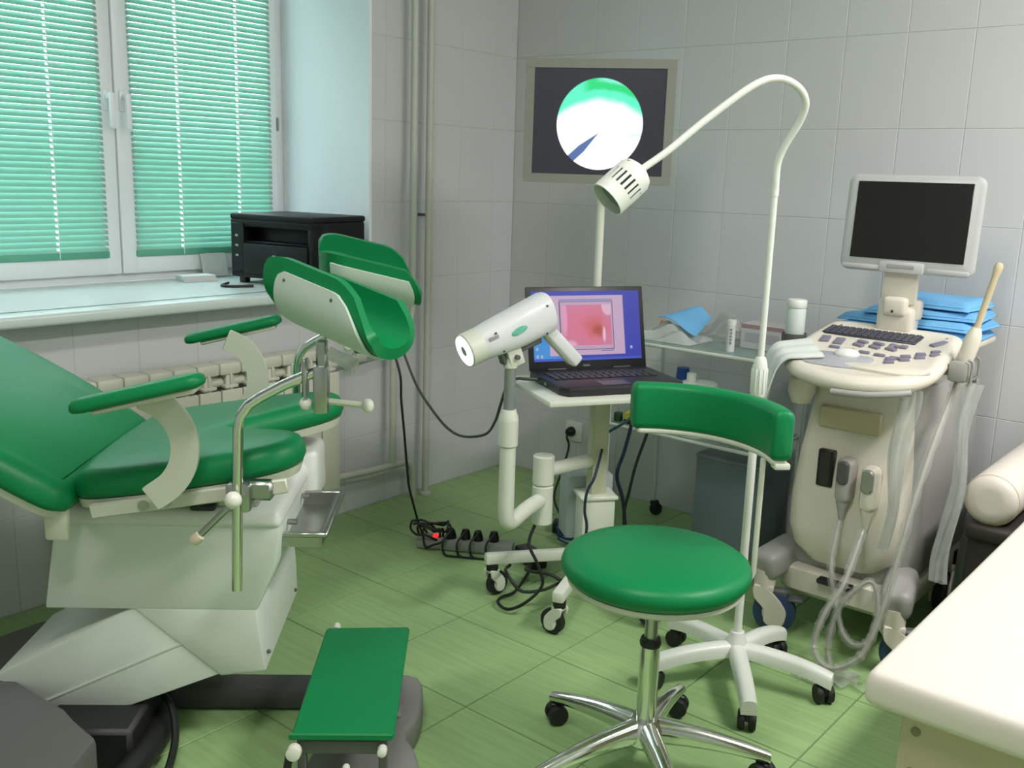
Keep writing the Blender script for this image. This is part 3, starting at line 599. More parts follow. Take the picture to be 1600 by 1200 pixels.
# ------------------------------------------------------------------ casters
def twin_caster(parent, x, y, rz, r=0.025, m_=None):
    """black twin-wheel castor standing on the floor, stem at x,y"""
    M_ = T(x, y, 0) @ RZ(rz)
    mb = MB(); mb.box((0, 0, r*1.55), (r*1.5, r*0.5, r*1.1), 0.004, 1, mtx=M_); mb.lathe([(0.0, r*1.4), (r*0.35, r*1.4), (r*0.35, r*2.35), (0, r*2.35)], 10, mtx=M_)
    hood = mb.build('caster', BLACK, parent)
    for s_ in (-1, 1):
        w_ = MB(); w_.lathe([(0, -0.008), (r*0.55, -0.010), (r*0.92, -0.009), (r, -0.004), (r, 0.004), (r*0.92, 0.008), (0, 0.009)], 22, mtx=M_ @ T(0, s_*r*0.55, r) @ RX(90)); w_.build('wheel', BLACKR, hood)
    return hood
def fork_caster(parent, x, y, rz, r, zt, forkm, tyrem, hubm, brake=False):
    M_ = T(x, y, 0) @ RZ(rz)
    mb = MB(); off = r*0.55
    for s_ in (-1, 1): mb.pad(smooth_poly([(-off-r*0.45, r*0.55), (-off-r*0.45, r*1.35), (-r*0.2, r*2.2), (r*0.45, r*2.3), (r*0.4, r*1.7), (-off+r*0.5, r*1.2), (-off+r*0.45, r*0.6), (-off, r*0.35)], 3), [(0.002, -0.004), (0, -0.002), (0, 0.002), (0.002, 0.004)], mtx=M_ @ T(0, s_*r*0.42, 0) @ RX(90))
    mb.box((0, 0, r*2.2), (r*0.9, r*0.95, r*0.3), 0.004, 2, mtx=M_)
    fk = mb.build('caster', forkm, parent)
    MB().lathe([(0, -r*0.32), (r*0.8, -r*0.32), (r*0.97, -r*0.26), (r, 0), (r*0.97, r*0.26), (r*0.8, r*0.32), (0, r*0.32)], 26, mtx=M_ @ T(-off, 0, r) @ RX(90)).build('wheel', tyrem, fk)
    MB().lathe([(0, -r*0.36), (r*0.55, -r*0.35), (r*0.6, 0), (r*0.55, r*0.35), (0, r*0.36)], 20, mtx=M_ @ T(-off, 0, r) @ RX(90)).build('wheel_hub', hubm, fk)
    MB().lathe([(0, r*2.25), (r*0.5, r*2.25), (r*0.5, zt), (0, zt)], 14, mtx=M_).build('stem', BLACK if not brake else hubm, fk)
    if brake:
        b_ = MB(); b_.box((-off-r*0.9, 0, r*1.75), (r*0.7, r*0.7, r*0.16), 0.003, 1, mtx=M_ @ RY(0)); b_.box((-off-r*0.1, 0, r*1.95), (r*0.9, r*0.5, r*0.4), 0.006, 1, mtx=M_); b_.build('brake_pedal', mat('brake_grey', (96, 98, 100), 0.5), fk)
    return fk

# ------------------------------------------------------------------ green swivel stool
SX, SY = -1.005, 1.702
sto = thing('swivel_stool', 'round green swivel stool with curved arm pad and chrome star base', 'stool', (SX, SY, 0))
MB().lathe([(0, 0.452), (0.172, 0.452), (0.188, 0.458), (0.1985, 0.472), (0.200, 0.484), (0.196, 0.496), (0.182, 0.505), (0.15, 0.510), (0.08, 0.512), (0, 0.512)], 64).build('seat', GREEN, sto, angle=60)
MB().lathe([(0, 0.440), (0.180, 0.440), (0.186, 0.446), (0.186, 0.455), (0, 0.455)], 56).build('seat_pan', CREAM_MET, sto)
m = MB(); m.box((0, 0, 0.430), (0.16, 0.16, 0.016), 0.004, 1); m.build('seat_plate', STEEL, sto)
MB().lathe([(0, 0.30), (0.0145, 0.30), (0.0145, 0.425), (0, 0.425)], 20).build('gas_piston', STEEL, sto)
MB().lathe([(0, 0.298), (0.022, 0.298), (0.024, 0.306), (0.021, 0.316), (0, 0.316)], 20).build('collar', BLACK, sto)
MB().lathe([(0, 0.10), (0.0215, 0.10), (0.0220, 0.22), (0.0215, 0.300), (0, 0.300)], 24).build('cylinder', CHROME, sto)
MB().lathe([(0, 0.062), (0.030, 0.062), (0.044, 0.075), (0.042, 0.11), (0.028, 0.128), (0, 0.128)], 24).build('base_hub', CHROME, sto)
for k, ang in enumerate((175.5, 103.5, 31.5, -40.5, -112.5)):
    c, s_ = math.cos(math.radians(ang)), math.sin(math.radians(ang)); R_ = 0.272
    mb = MB()
    N_ = 12; B_ = bmesh.new(); rings = []
    for i in range(N_+1):
        t_ = i/N_; r_ = 0.025+(R_-0.025)*t_; wd = 0.024*(1-t_)+0.0145*t_; ht = 0.030*(1-t_)+0.013*t_; zc = 0.098-0.030*t_*t_-0.006*t_
        rings.append([B_.verts.new((r_*c-s_*wd*math.cos(q)*1.0, r_*s_+c*wd*math.cos(q), zc+ht*math.sin(q))) for q in [2*PI*j/12 for j in range(12)]])
    for A_, C_ in zip(rings, rings[1:]):
        for j in range(12): B_.faces.new((A_[j], A_[(j+1) % 12], C_[(j+1) % 12], C_[j]))
    B_.faces.new(rings[0]); B_.faces.new(rings[-1]); mb._merge(B_)
    mb.build('base_leg', CHROME, sto, angle=60)
    twin_caster(sto, 0.258*c, 0.258*s_, ang+60+37*k, 0.0245)
# arm pad: an arc from the post end round the back
def arcpad(u, v, r0, z0, z1, bulge):
    a = math.radians(36+103*u); r = r0+bulge*math.sin(PI*v); return (r*math.cos(a), r*math.sin(a), z0+(z1-z0)*v)
def ring_arc(a0, a1, n, prof, name, m_, par, angle=60):
    """sweep a closed (r,z) profile along an arc about the stool axis, ends slightly rounded"""
    b = bmesh.new(); rings = []
    rc = sum(p[0] for p in prof)/len(prof); zc = sum(p[1] for p in prof)/len(prof)
    steps = [(0, 0.72), (0.008, 0.92), (0.022, 1.0)]+[(t_, 1.0) for t_ in [0.022+(0.956*i/n) for i in range(1, n)]]+[(0.978, 1.0), (0.992, 0.92), (1.0, 0.72)]
    for t_, sc in steps:
        a = math.radians(a0+(a1-a0)*t_); rings.append([b.verts.new(((rc+(p[0]-rc)*sc)*math.cos(a), (rc+(p[0]-rc)*sc)*math.sin(a), zc+(p[1]-zc)*sc)) for p in prof])
    k_ = len(prof)
    for A_, C_ in zip(rings, rings[1:]):
        for j in range(k_): b.faces.new((A_[j], A_[(j+1) % k_], C_[(j+1) % k_], C_[j]))
    b.faces.new(rings[0]); b.faces.new(rings[-1]); mb = MB(); mb._merge(b); return mb.build(name, m_, par, angle=angle)
pf = rrect(0.044, 0.108, 0.016, 4, 0.243, 0.773)
pad_ = ring_arc(37, 139, 30, pf, 'arm_pad', GREEN, sto)
ring_arc(39, 136, 30, rrect(0.030, 0.012, 0.004, 2, 0.238, 0.716), 'pad_plate', CREAM_MET, pad_)
ca_, sa_ = math.cos(math.radians(45)), math.sin(math.radians(45))
m = MB(); m.box((0, 0, 0.708), (0.034, 0.030, 0.014), 0.004, 2, mtx=T(0.246*math.cos(math.radians(41)), 0.246*math.sin(math.radians(41)), 0) @ RZ(45)); m.build('pad_bracket', CREAM_MET, pad_)
pa = math.radians(50); pr_ = 0.222
m = MB(); m.tube([(pr_*math.cos(pa), pr_*math.sin(pa), 0.712), (pr_*math.cos(pa), pr_*math.sin(pa), 0.455), ((pr_-0.008)*math.cos(pa), (pr_-0.008)*math.sin(pa), 0.438), ((pr_-0.025)*math.cos(pa), (pr_-0.025)*math.sin(pa), 0.432), (0.06*math.cos(pa), 0.06*math.sin(pa), 0.425)], 0.0062, 10); m.build('pad_post', CREAM_MET, sto)

# ------------------------------------------------------------------ gooseneck examination lamp
PX, PY = -1.045, 2.205
lamp = thing('examination_lamp', 'tall white gooseneck examination lamp on a white five-star base', 'lamp', (PX, PY, 0))
LW = mat('lamp_white', (224, 228, 220), 0.35, var=0.02)
OL = (PX, PY, 0)
MB().lathe([(0, 0.075), (0.034, 0.075), (0.032, 0.10), (0.020, 0.128), (0.018, 0.138), (0, 0.138)], 24).build('base_hub', LW, lamp)
MB().tube([(0, 0, 0.13), (0, 0, 0.79)], 0.0105, 16).build('lower_pole', LW, lamp)
m = MB(); m.lathe([(0, 0.760), (0.014, 0.760), (0.0185, 0.770), (0.0185, 0.838), (0.015, 0.856), (0.011, 0.864), (0, 0.864)], 24)
sl = m.build('height_clamp', LW, lamp)
for k in range(12):
    a = 2*PI*k/12; MB().box((0.0188*math.cos(a), 0.0188*math.sin(a), 0.805), (0.0028, 0.0028, 0.062), 0.0008, 1).build('grip_rib', LW, sl)
MB().tube([(0, 0, 0.78), (0, 0, 1.262)], 0.0078, 14).build('upper_pole', LW, lamp)
MB().lathe([(0, 1.25), (0.0088, 1.25), (0.0092, 1.262), (0.0088, 1.272), (0, 1.272)], 14).build('pole_joint', LW, lamp)
NK = [(-1.045, 2.205, 1.265), (-1.040, 2.196, 1.327), (-1.020, 2.190, 1.372), (-0.990, 2.185, 1.419), (-0.972, 2.168, 1.460), (-0.979, 2.133, 1.492), (-1.005, 2.084, 1.506), (-1.038, 2.031, 1.485), (-1.104, 1.950, 1.407), (-1.149, 1.886, 1.343), (-1.190, 1.827, 1.293)]
MB().tube(offs(NK, OL), lambda t_: 0.0088-0.001*t_, 14, 8).build('gooseneck', LW, lamp)
hd = Vector((-0.036, -0.056, -0.061)).normalized(); hd = (hd+Vector((0.02, -0.10, -0.02))).normalized()
h0 = Vector((-1.186, 1.831, 1.298))-Vector(OL)
HM = zframe(h0, hd)
m = MB(); m.lathe([(0, -0.004), (0.022, -0.004), (0.036, 0.004), (0.042, 0.016), (0.0425, 0.036), (0.0395, 0.036), (0.0385, 0.018), (0.030, 0.010), (0, 0.010)], 60, mtx=HM); m.lathe([(0.0425, 0.068), (0.0425, 0.098), (0.0400, 0.098), (0.0395, 0.068)], 60, mtx=HM, annulus=True); head = m.build('lamp_head', LW, lamp)
for k in range(20):
    a = 2*PI*k/20; MB().box((0.0410, 0, 0.052), (0.0030, 0.0078, 0.036), 0.0004, 1, mtx=HM @ Matrix.Rotation(a, 4, 'Z')).build('vent_rib', LW, head)
MB().lathe([(0, 0.074), (0.039, 0.074), (0.039, 0.078), (0, 0.078)], 28, mtx=HM).build('front_glass', mat('lamp_glass', (120, 140, 136), 0.15), head)
m = MB(); m.box((0.0, 0.036, 0.018), (0.014, 0.010, 0.016), 0.003, 1, mtx=HM); m.build('switch', BLACK, head)
for k, (ang, R_) in enumerate(((163, 0.225), (84, 0.205), (13.5, 0.228), (-55, 0.235), (-127, 0.225))):
    mb = MB(); c, s_ = math.cos(math.radians(ang)), math.sin(math.radians(ang)); N_ = 10; B_ = bmesh.new(); rings = []
    for i in range(N_+1):
        t_ = i/N_; r_ = 0.012+(R_+0.018-0.012)*t_; wd = 0.021*(1-t_)+0.0195*t_; ht = 0.018; zc = 0.093-0.026*t_*t_*t_-0.004*t_
        rings.append([B_.verts.new((r_*c-s_*wd*cx_, r_*s_+c*wd*cx_, zc+ht*cz_)) for cx_, cz_ in ((-1, -1), (-1, 0.3), (-0.75, 0.85), (-0.3, 1), (0.3, 1), (0.75, 0.85), (1, 0.3), (1, -1))])
    for A_, C_ in zip(rings, rings[1:]):
        for j in range(8): B_.faces.new((A_[j], A_[(j+1) % 8], C_[(j+1) % 8], C_[j]))
    B_.faces.new(rings[0]); B_.faces.new(rings[-1]); mb._merge(B_); mb.build('base_leg', LW, lamp, angle=50)
    twin_caster(lamp, R_*c, R_*s_, ang+20+50*k, 0.024)

# ------------------------------------------------------------------ colposcope trolley with monitor
TX, TY = -1.66, 2.42
OT = (TX, TY, 0)
tro = thing('colposcope_trolley', 'white medical trolley carrying a colposcope, a laptop table and a grey monitor', 'medical trolley', OT)
TW = mat('trolley_white', (216, 220, 206), 0.35, var=0.02)
COLM = mat('trolley_column', (186, 188, 160), 0.4, var=0.03)
def W2(p): return tuple(Vector(p)-Vector(OT))
CAST = [(-1.852, 2.158, 40), (-1.537, 2.088, 200), (-1.383, 2.302, 250), (-1.47, 2.66, 120), (-1.80, 2.68, 60)]
MB().lathe([(0, 0.095), (0.055, 0.095), (0.06, 0.105), (0.06, 0.14), (0.05, 0.15), (0, 0.15)], 24).build('base_hub', TW, tro)
for k, (x, y, rz) in enumerate(CAST):
    dx, dy = x-TX, y-TY; ln = math.hypot(dx, dy); a = math.degrees(math.atan2(dy, dx))
    m = MB(); m.box((ln/2+0.012, 0, 0.122), (ln+0.024, 0.036, 0.034), 0.008, 2, mtx=RZ(a)); m.build('base_leg', TW, tro)
    off_ = 0.0
    fork_caster(tro, dx, dy, (a+180-150 if k == 0 else a+70 if k == 1 else rz), 0.038, 0.108, TW, BLACKR, TW)
MB().box((0, 0, 0.403), (0.052, 0.046, 0.522), 0.006, 2, mtx=RZ(60)).build('column', COLM, tro)
m = MB(); m.box((0.0, 0.0, 0.225), (0.105, 0.085, 0.165), 0.006, 2, mtx=RZ(52)); bb_ = m.build('base_box', TW, tro)
MB().box((0, 0, 0.314), (0.120, 0.10, 0.014), 0.004, 1, mtx=RZ(52)).build('box_lid', TW, bb_)
MB().box((0, 0, 0), (0.15, 0.10, 0.21), 0.008, 2, mtx=T(-0.08, 0.06, 0.255) @ RZ(52)).build('power_unit', mat('unit_grey', (176, 188, 186), 0.45), tro)
# table top, turned 60 degrees
TM = RZ(60)
def tab(x, y): return T(x, y, 0)
tc_ = Vector((-1.630, 2.352, 0))-Vector(OT)
m = MB(); m.box((0, 0, 0.670), (0.45, 0.37, 0.016), 0.004, 2, mtx=T(tc_.x, tc_.y, 0) @ TM); tb = m.build('table_top', TW, tro)
m = MB(); m.box((0.20, -0.0, 0.66), (0.02, 0.34, 0.02), 0.003, 1, mtx=T(tc_.x, tc_.y, 0) @ TM); m.build('table_batten', TW, tb)
# monitor pole and monitor
PM = (-1.817, 2.597)
m = MB(); m.tube([W2((-1.67, 2.43, 0.56)), W2((-1.76, 2.535, 0.56)), W2((-1.805, 2.585, 0.565)), W2((-1.817, 2.597, 0.60)), W2((PM[0], PM[1], 1.45))], 0.0130, 14); m.build('monitor_pole', TW, tro)
mdir = math.radians(29); mxv = Vector((math.cos(mdir), math.sin(mdir), 0))
mc = Vector((-1.817, 2.570, 1.446))-Vector(OT)-Vector((math.sin(mdir), -math.cos(mdir), 0))*(-0.045)
MM = frame(mc, mxv) @ Matrix.Diagonal((1.055, 1, 1.055, 1))                       # local x right, y away, z up
FRG = mat('monitor_frame_grey', (134, 136, 128), 0.5, var=0.03)
m = MB(); m.box((0, 0.012, 0), (0.430, 0.036, 0.350), 0.005, 2, mtx=MM); mon = m.build('monitor', FRG, tro)
m = MB(); fw = 0.026
for cx_, cz_, sx_, sz_ in ((0, 0.175-fw/2, 0.432, fw), (0, -0.175+fw/2, 0.432, fw), (-0.216+fw/2, 0, fw, 0.352-2*fw), (0.216-fw/2, 0, fw, 0.352-2*fw)): m.box((cx_, -0.008, cz_), (sx_, 0.012, sz_), 0.0, 1, mtx=MM)
m.build('bezel', FRG, mon)
m = MB(); m.box((0.150, -0.0150, -0.164), (0.004, 0.002, 0.006), mtx=MM); m.build('power_light', mat('power_led', (210, 220, 60), 0.4, emit=(220, 230, 40), es=0.6), mon)
m = MB(); m.box((0, 0.040, 0), (0.12, 0.03, 0.12), 0.006, 1, mtx=MM); m.build('mount_plate', TW, mon)
# endoscope picture on the screen
sc = bpy.data.materials.new('monitor_picture'); sc.use_nodes = True; nt = sc.node_tree; x = NX(sc); b = nt.nodes['Principled BSDF']
oc, X, Y, Z = x.obj()
dx = x.m('DIVIDE', X, 0.126); dz = x.m('DIVIDE', x.m('SUBTRACT', Z, -0.006), 0.130)
dx = x.m('SUBTRACT', dx, 0.03)
rr = x.m('SQRT', x.m('ADD', x.m('MULTIPLY', dx, dx), x.m('MULTIPLY', dz, dz)))
disc = x.sstep(rr, 1.0, 0.975)
bow = x.m('SUBTRACT', dz, x.m('MULTIPLY', x.m('MULTIPLY', dx, dx), -0.35))
nz = x.new('ShaderNodeTexNoise'); nz.inputs['Scale'].default_value = 22; nt.links.new(oc, nz.inputs[0])
bow = x.m('ADD', bow, x.m('MULTIPLY', x.m('SUBTRACT', nz.outputs[0], 0.5), 0.14))
pic = x.mix(x.sstep(bow, 0.38, 0.62), (1.4, 1.45, 1.45), (0.12, 0.95, 0.60))
pic = x.mix(x.m('MULTIPLY', x.sstep(bow, 0.70, 0.80), x.sstep(dx, -0.5, -0.2)), pic, (0.02, 0.75, 0.22))
pic = x.mix(x.m('MULTIPLY', x.sstep(bow, 0.88, 0.96), x.sstep(dx, -0.2, 0.1)), pic, (0.25, 0.95, 0.70))
# forceps: a dark wedge from the lower left to the middle
u = x.m('ADD', x.m('MULTIPLY', dx, 0.74), x.m('MULTIPLY', dz, 0.67)); v = x.m('SUBTRACT', x.m('MULTIPLY', dz, 0.74), x.m('MULTIPLY', dx, 0.67)); v = x.m('ADD', v, 0.13)
wdt = x.m('MULTIPLY', x.m('SUBTRACT', -0.03, u), 0.17); wdt = x.m('MINIMUM', wdt, 0.105)
fm = x.sstep(x.m('SUBTRACT', wdt, x.m('ABSOLUTE', v)), 0.0, 0.03); fm = x.m('MULTIPLY', fm, x.sstep(u, -0.03, -0.06))
pic = x.mix(fm, pic, (0.10, 0.17, 0.40))
ln2 = x.sstep(x.m('ABSOLUTE', x.m('ADD', x.m('ADD', dz, 0.62), x.m('MULTIPLY', dx, 0.25))), 0.03, 0.0)
pic = x.mix(x.m('MULTIPLY', x.m('MULTIPLY', ln2, x.sstep(dx, 0.0, 0.1)), 0.5), pic, (0.5, 0.65, 0.9))
ln3 = x.sstep(x.m('ABSOLUTE', x.m('ADD', dz, 0.22)), 0.08, 0.02)
pic = x.mix(x.m('MULTIPLY', x.m('MULTIPLY', ln3, x.sstep(dx, 0.55, 0.75)), 0.6), pic, (0.45, 0.65, 0.85))
bg = (0.020, 0.020, 0.028)
col = x.mix(disc, bg, pic)
nt.links.new(col, b.inputs['Emission Color']); b.inputs['Emission Strength'].default_value = 1.0; b.inputs['Base Color'].default_value = (0.01, 0.01, 0.012, 1); b.inputs['Roughness'].default_value = 0.35
so_ = MB().box((0, 0, 0), (0.380, 0.004, 0.300)).build('screen', sc, mon, flat=True); so_.matrix_local = MM @ T(0, -0.0075, 0)
# colposcope arm
cyl = (-1.705, 2.207); up = (-1.668, 1.995)
def vcyl(name, xy, z0, z1, r, m_, par, seg=24, bevr=0.004):
    return MB().lathe([(0, z0), (r-bevr, z0), (r, z0+bevr), (r, z1-bevr), (r-bevr, z1), (0, z1)], seg, mtx=T(*W2((xy[0], xy[1], 0)))).build(name, m_, par)
m = MB(); m.tube([W2((-1.665, 2.43, 0.425)), W2((-1.685, 2.33, 0.425)), W2((-1.703, 2.215, 0.425))], 0.021, 16); arm = m.build('swing_arm', TW, tro)
vcyl('pivot_cylinder', cyl, 0.385, 0.475, 0.032, TW, arm); vcyl('pivot_cylinder', cyl, 0.262, 0.383, 0.0315, TW, arm)
m = MB(); m.tube([W2((-1.703, 2.205, 0.340)), W2((-1.690, 2.12, 0.335)), W2((-1.674, 2.030, 0.322)), W2((-1.669, 2.003, 0.330)), W2((-1.668, 1.995, 0.358)), W2((-1.668, 1.995, 0.42)), W2((-1.668, 1.995, 0.58))], 0.0225, 20, 5); m.build('bent_tube', TW, arm)
vcyl('collar', up, 0.55, 0.63, 0.0275, TW, arm); m = MB(); m.lathe([(0.0275, 0.624), (0.0265, 0.636), (0.019, 0.655), (0, 0.655)], 24, mtx=T(*W2((up[0], up[1], 0)))); m.build('collar_top', TW, arm)
vcyl('inner_tube', up, 0.62, 0.775, 0.0158, ALU_GREY, arm)
vcyl('tilt_socket', up, 0.768, 0.800, 0.0195, TW, arm)
# head
R2 = Vector((0.769, 0.640, 0)); F2 = Vector((-0.640, 0.769, 0))
e = math.radians(20); hx = (-R2*math.cos(math.radians(30))-F2*math.sin(math.radians(30)))*math.cos(e)+Vector((0, 0, -math.sin(e)))
hc = Vector((-1.672, 1.992, 0.873))-Vector(OT)
HB = frame(hc, hx) @ Matrix.Scale(1.12, 4)                        # local x = optical axis, z = up
def ell(ry, rz_, n=28, sq=2.6):
    out = []
    for k in range(n):
        a = 2*PI*k/n; c_, s_ = math.cos(a), math.sin(a); out.append((math.copysign(abs(c_)**(2/sq), c_)*ry, math.copysign(abs(s_)**(2/sq), s_)*rz_))
    return out
def sweepx(secs, mtx):
    b_ = bmesh.new(); rings = []
    for x_, ry, rz_, dz_, sq in secs: rings.append([b_.verts.new((x_, p[0], p[1]+dz_)) for p in ell(ry, rz_, 28, sq)])
    for A_, C_ in zip(rings, rings[1:]):
        for j in range(28): b_.faces.new((A_[j], A_[(j+1) % 28], C_[(j+1) % 28], C_[j]))
    b_.faces.new(rings[0]); b_.faces.new(list(reversed(rings[-1]))); mb = MB(); mb._merge(b_, mtx); return mb
HW = mat('colposcope_white', (222, 224, 226), 0.35, var=0.01)
hb = sweepx([(-0.118, 0.030, 0.038, 0.006, 2.6), (-0.115, 0.038, 0.046, 0.006, 2.6), (-0.105, 0.042, 0.050, 0.004, 2.8), (-0.02, 0.042, 0.048, 0.0, 2.8), (0.05, 0.041, 0.044, 0.0, 2.4), (0.085, 0.041, 0.041, 0, 2.0), (0.088, 0.040, 0.040, 0, 2.0)], HB).build('colposcope_head', HW, arm, angle=45)
sweepx([(0.086, 0.0415, 0.0415, 0, 2.0), (0.124, 0.0415, 0.0415, 0, 2.0), (0.127, 0.039, 0.039, 0, 2.0), (0.127, 0.036, 0.036, 0, 2)], HB).build('lens_barrel', TW, hb)
RINGM = mat('light_ring', (255, 255, 255), 0.4, emit=(245, 255, 248), es=3.2)
HZ = HB @ Matrix.Rotation(PI/2, 4, 'Y')
MB().lathe([(0.013, 0.1265), (0.036, 0.1265), (0.036, 0.1300), (0.013, 0.1300)], 32, mtx=HZ, annulus=True).build('light_ring', RINGM, hb)
MB().lathe([(0, 0.126), (0.013, 0.126), (0.013, 0.1295), (0, 0.1285)], 24, mtx=HZ).build('lens', mat('lens_grey', (150, 160, 156), 0.2), hb)
sd = -1                                   # the side that faces the camera
sgn_y = 1 if (HB.to_3x3() @ Vector((0, 1, 0))).dot(Vector((0.64, -0.77, 0))) > 0 else -1
m = MB(); m.lathe([(0, -0.001), (0.0165, -0.001), (0.0165, 0.001), (0.015, 0.002), (0, 0.002)], 24, sx=1.35, sy=0.50, mtx=HB @ T(-0.005, sgn_y*0.0425, 0.004) @ RX(-90*sgn_y) @ RZ(4)); m.build('badge', mat('badge_green', (110, 190, 166), 0.4), hb)
for a_, c_ in ((-0.095, 0.030), (0.055, 0.022), (0.048, -0.028), (-0.075, -0.034)): MB().ball(tuple(HB @ Vector((a_, sgn_y*0.040, c_))), 0.0032, 8).build('screw', mat('screw_dark', (70, 74, 74), 0.5), hb)
m = MB(); m.box((0.064, sgn_y*0.0345, 0.027), (0.026, 0.003, 0.012), 0.001, 1, mtx=HB @ RX(-20*sgn_y)); m.build('rating_label', mat('label_grey', (176, 176, 180), 0.6), hb)
# grip behind the head
g0, g1 = Vector((-0.095, 0, -0.035)), Vector((-0.145, 0, -0.135))
gd = (g1-g0).normalized(); GM = HB @ zframe(g0, gd, (1, 0, 0))
m = MB(); m.box((0, 0, 0.062), (0.034, 0.036, 0.140), 0.009, 3, mtx=GM); grip = m.build('grip', HW, hb)
m = MB(); m.box((0.014, 0, 0.062), (0.010, 0.026, 0.120), 0.004, 2, mtx=GM); m.build('grip_pad', CREAM_MET, grip)
MB().ball(tuple(GM @ Vector((0, sgn_y*0.018, 0.10))), 0.003, 8).build('screw', DARKGREY, grip)
m = MB(); m.box((-0.035, 0, -0.052), (0.07, 0.030, 0.016), 0.003, 1, mtx=HB); m.build('slide_plate', DARKGREY, hb)
m = MB()
for s_ in (-1, 1): m.box((0.012, s_*0.016, -0.060), (0.040, 0.009, 0.052), 0.008, 2, mtx=HB)
m.box((0, 0, 0), (0.034, 0.034, 0.02), 0.006, 2, mtx=T(*W2((up[0], up[1], 0.805)))); yoke = m.build('tilt_yoke', TW, arm)
m = MB(); m.lathe([(0, -0.030), (0.006, -0.030), (0.006, 0.030), (0, 0.030)], 12, mtx=HB @ T(0.012, 0, -0.062) @ RX(90)); m.build('yoke_bolt', DARKGREY, yoke)
m = MB(); m.box((0.040, 0, -0.058), (0.012, 0.022, 0.03), 0.003, 1, mtx=HB); m.build('tilt_lock', DARKGREY, yoke)

# ------------------------------------------------------------------ laptop on the trolley table
ZT = 0.678
lc = Vector((-1.606, 2.372, ZT))
lap = thing('laptop', 'open black laptop showing a pink medical picture on a blue desktop', 'laptop', tuple(lc), 60.6)
m = MB(); m.prism([(-0.198, 0.128), (0.198, 0.128), (0.198, -0.100), (0.180, -0.130), (-0.180, -0.130), (-0.198, -0.100)], 0.024, 0.004, mtx=T(0, 0, 0.002)); lb = m.build('base', mat('laptop_black', (34, 36, 40), 0.42, var=0.05), lap)
m = MB()
for r_ in range(5):
    n_ = 15
    for c_ in range(n_):
        m.box((-0.165+0.0225*c_+0.003*(r_ % 2), 0.070-0.019*r_, 0.0275), (0.0185, 0.0155, 0.004), 0.0012, 1)
ko = m.build('keyboard_keys', mat('laptop_key', (52, 54, 58), 0.45), lb); ko['kind'] = 'stuff'
m = MB(); m.box((0, 0.031, 0.0252), (0.345, 0.102, 0.0015)); m.build('keyboard_bed', mat('key_bed', (20, 21, 24), 0.6), lb)
m = MB(); m.box((-0.02, -0.080, 0.0262), (0.09, 0.055, 0.001)); m.build('touchpad', mat('touchpad', (62, 62, 68), 0.35), lb)
m = MB(); m.box((-0.1985, 0.0, 0.013), (0.003, 0.014, 0.008)); m.build('side_port', mat('port_silver', (190, 190, 190), 0.3, 0.8), lb)
LS = T(0, 0.126, 0.024) @ RX(-14)         # lid leaning back from the hinge
m = MB(); m.box((0, 0.005, 0.128), (0.396, 0.010, 0.256), 0.004, 2, mtx=LS); lid = m.build('lid', mat('laptop_bezel', (28, 30, 30), 0.4), lap)
for s_ in (-1, 1): MB().tube([(s_*0.11-0.03, 0.130, 0.026), (s_*0.11+0.03, 0.130, 0.026)], 0.007, 10).build('hinge', BLACK, lid)
m = MB(); m.box((-0.01, -0.0008, 0.0125), (0.022, 0.001, 0.006), mtx=LS); m.build('badge', mat('laptop_badge', (92, 92, 92), 0.4), lid)
lm = bpy.data.materials.new('laptop_picture'); lm.use_nodes = True; nt = lm.node_tree; x = NX(lm); b = nt.nodes['Principled BSDF']
oc, X, Y, Z = x.obj()
U_ = x.m('ADD', x.m('DIVIDE', X, 0.364), 0.5); V_ = x.m('ADD', x.m('DIVIDE', Z, 0.214), 0.5)    # 0..1 over the picture, v up
def rect(u0, u1, v0, v1, s=0.004):
    return x.m('MULTIPLY', x.m('MULTIPLY', x.sstep(U_, u0-s, u0+s), x.sstep(U_, u1+s, u1-s)), x.m('MULTIPLY', x.sstep(V_, v0-s, v0+s), x.sstep(V_, v1+s, v1-s)))
def blob(u0, v0, ru, rv, s0=1.0, s1=0.5, nz_=0.0):
    a = x.m('DIVIDE', x.m('SUBTRACT', U_, u0), ru); c = x.m('DIVIDE', x.m('SUBTRACT', V_, v0), rv)
    r_ = x.m('SQRT', x.m('ADD', x.m('MULTIPLY', a, a), x.m('MULTIPLY', c, c)))
    if nz_: r_ = x.m('ADD', r_, x.m('MULTIPLY', x.m('SUBTRACT', nn, 0.5), nz_))
    return x.sstep(r_, s0, s1)
nz = x.new('ShaderNodeTexNoise'); nz.inputs['Scale'].default_value = 28; nz.inputs['Detail'].default_value = 4; nt.links.new(oc, nz.inputs[0]); nn = nz.outputs[0]
BL = lin((22, 38, 168)); c_ = x.mix(blob(0.06, 0.05, 0.35, 0.55, 1, 0.3), BL, lin((40, 140, 214)))
c_ = x.mix(rect(-0.1, 1.1, -0.1, 0.035), c_, lin((44, 74, 190)))
c_ = x.mix(rect(0.145, 0.845, 0.075, 0.935), c_, lin((196, 164, 196)))
c_ = x.mix(rect(0.245, 0.745, 0.855, 0.885), c_, lin((136, 140, 190)))
c_ = x.mix(rect(0.245, 0.745, 0.150, 0.850), c_, lin((66, 62, 84))); c_ = x.mix(rect(0.255, 0.738, 0.160, 0.842), c_, lin((190, 158, 190)))
im = x.mix(blob(0.5, 0.5, 0.4, 0.6, 1, 0.2, 0.5), lin((196, 120, 156)), lin((214, 110, 142)))
im = x.mix(blob(0.57, 0.48, 0.17, 0.24, 1, 0.2, 0.7), im, lin((206, 92, 98))); im = x.mix(blob(0.60, 0.43, 0.085, 0.13, 1, 0.2, 0.9), im, lin((176, 62, 52)))
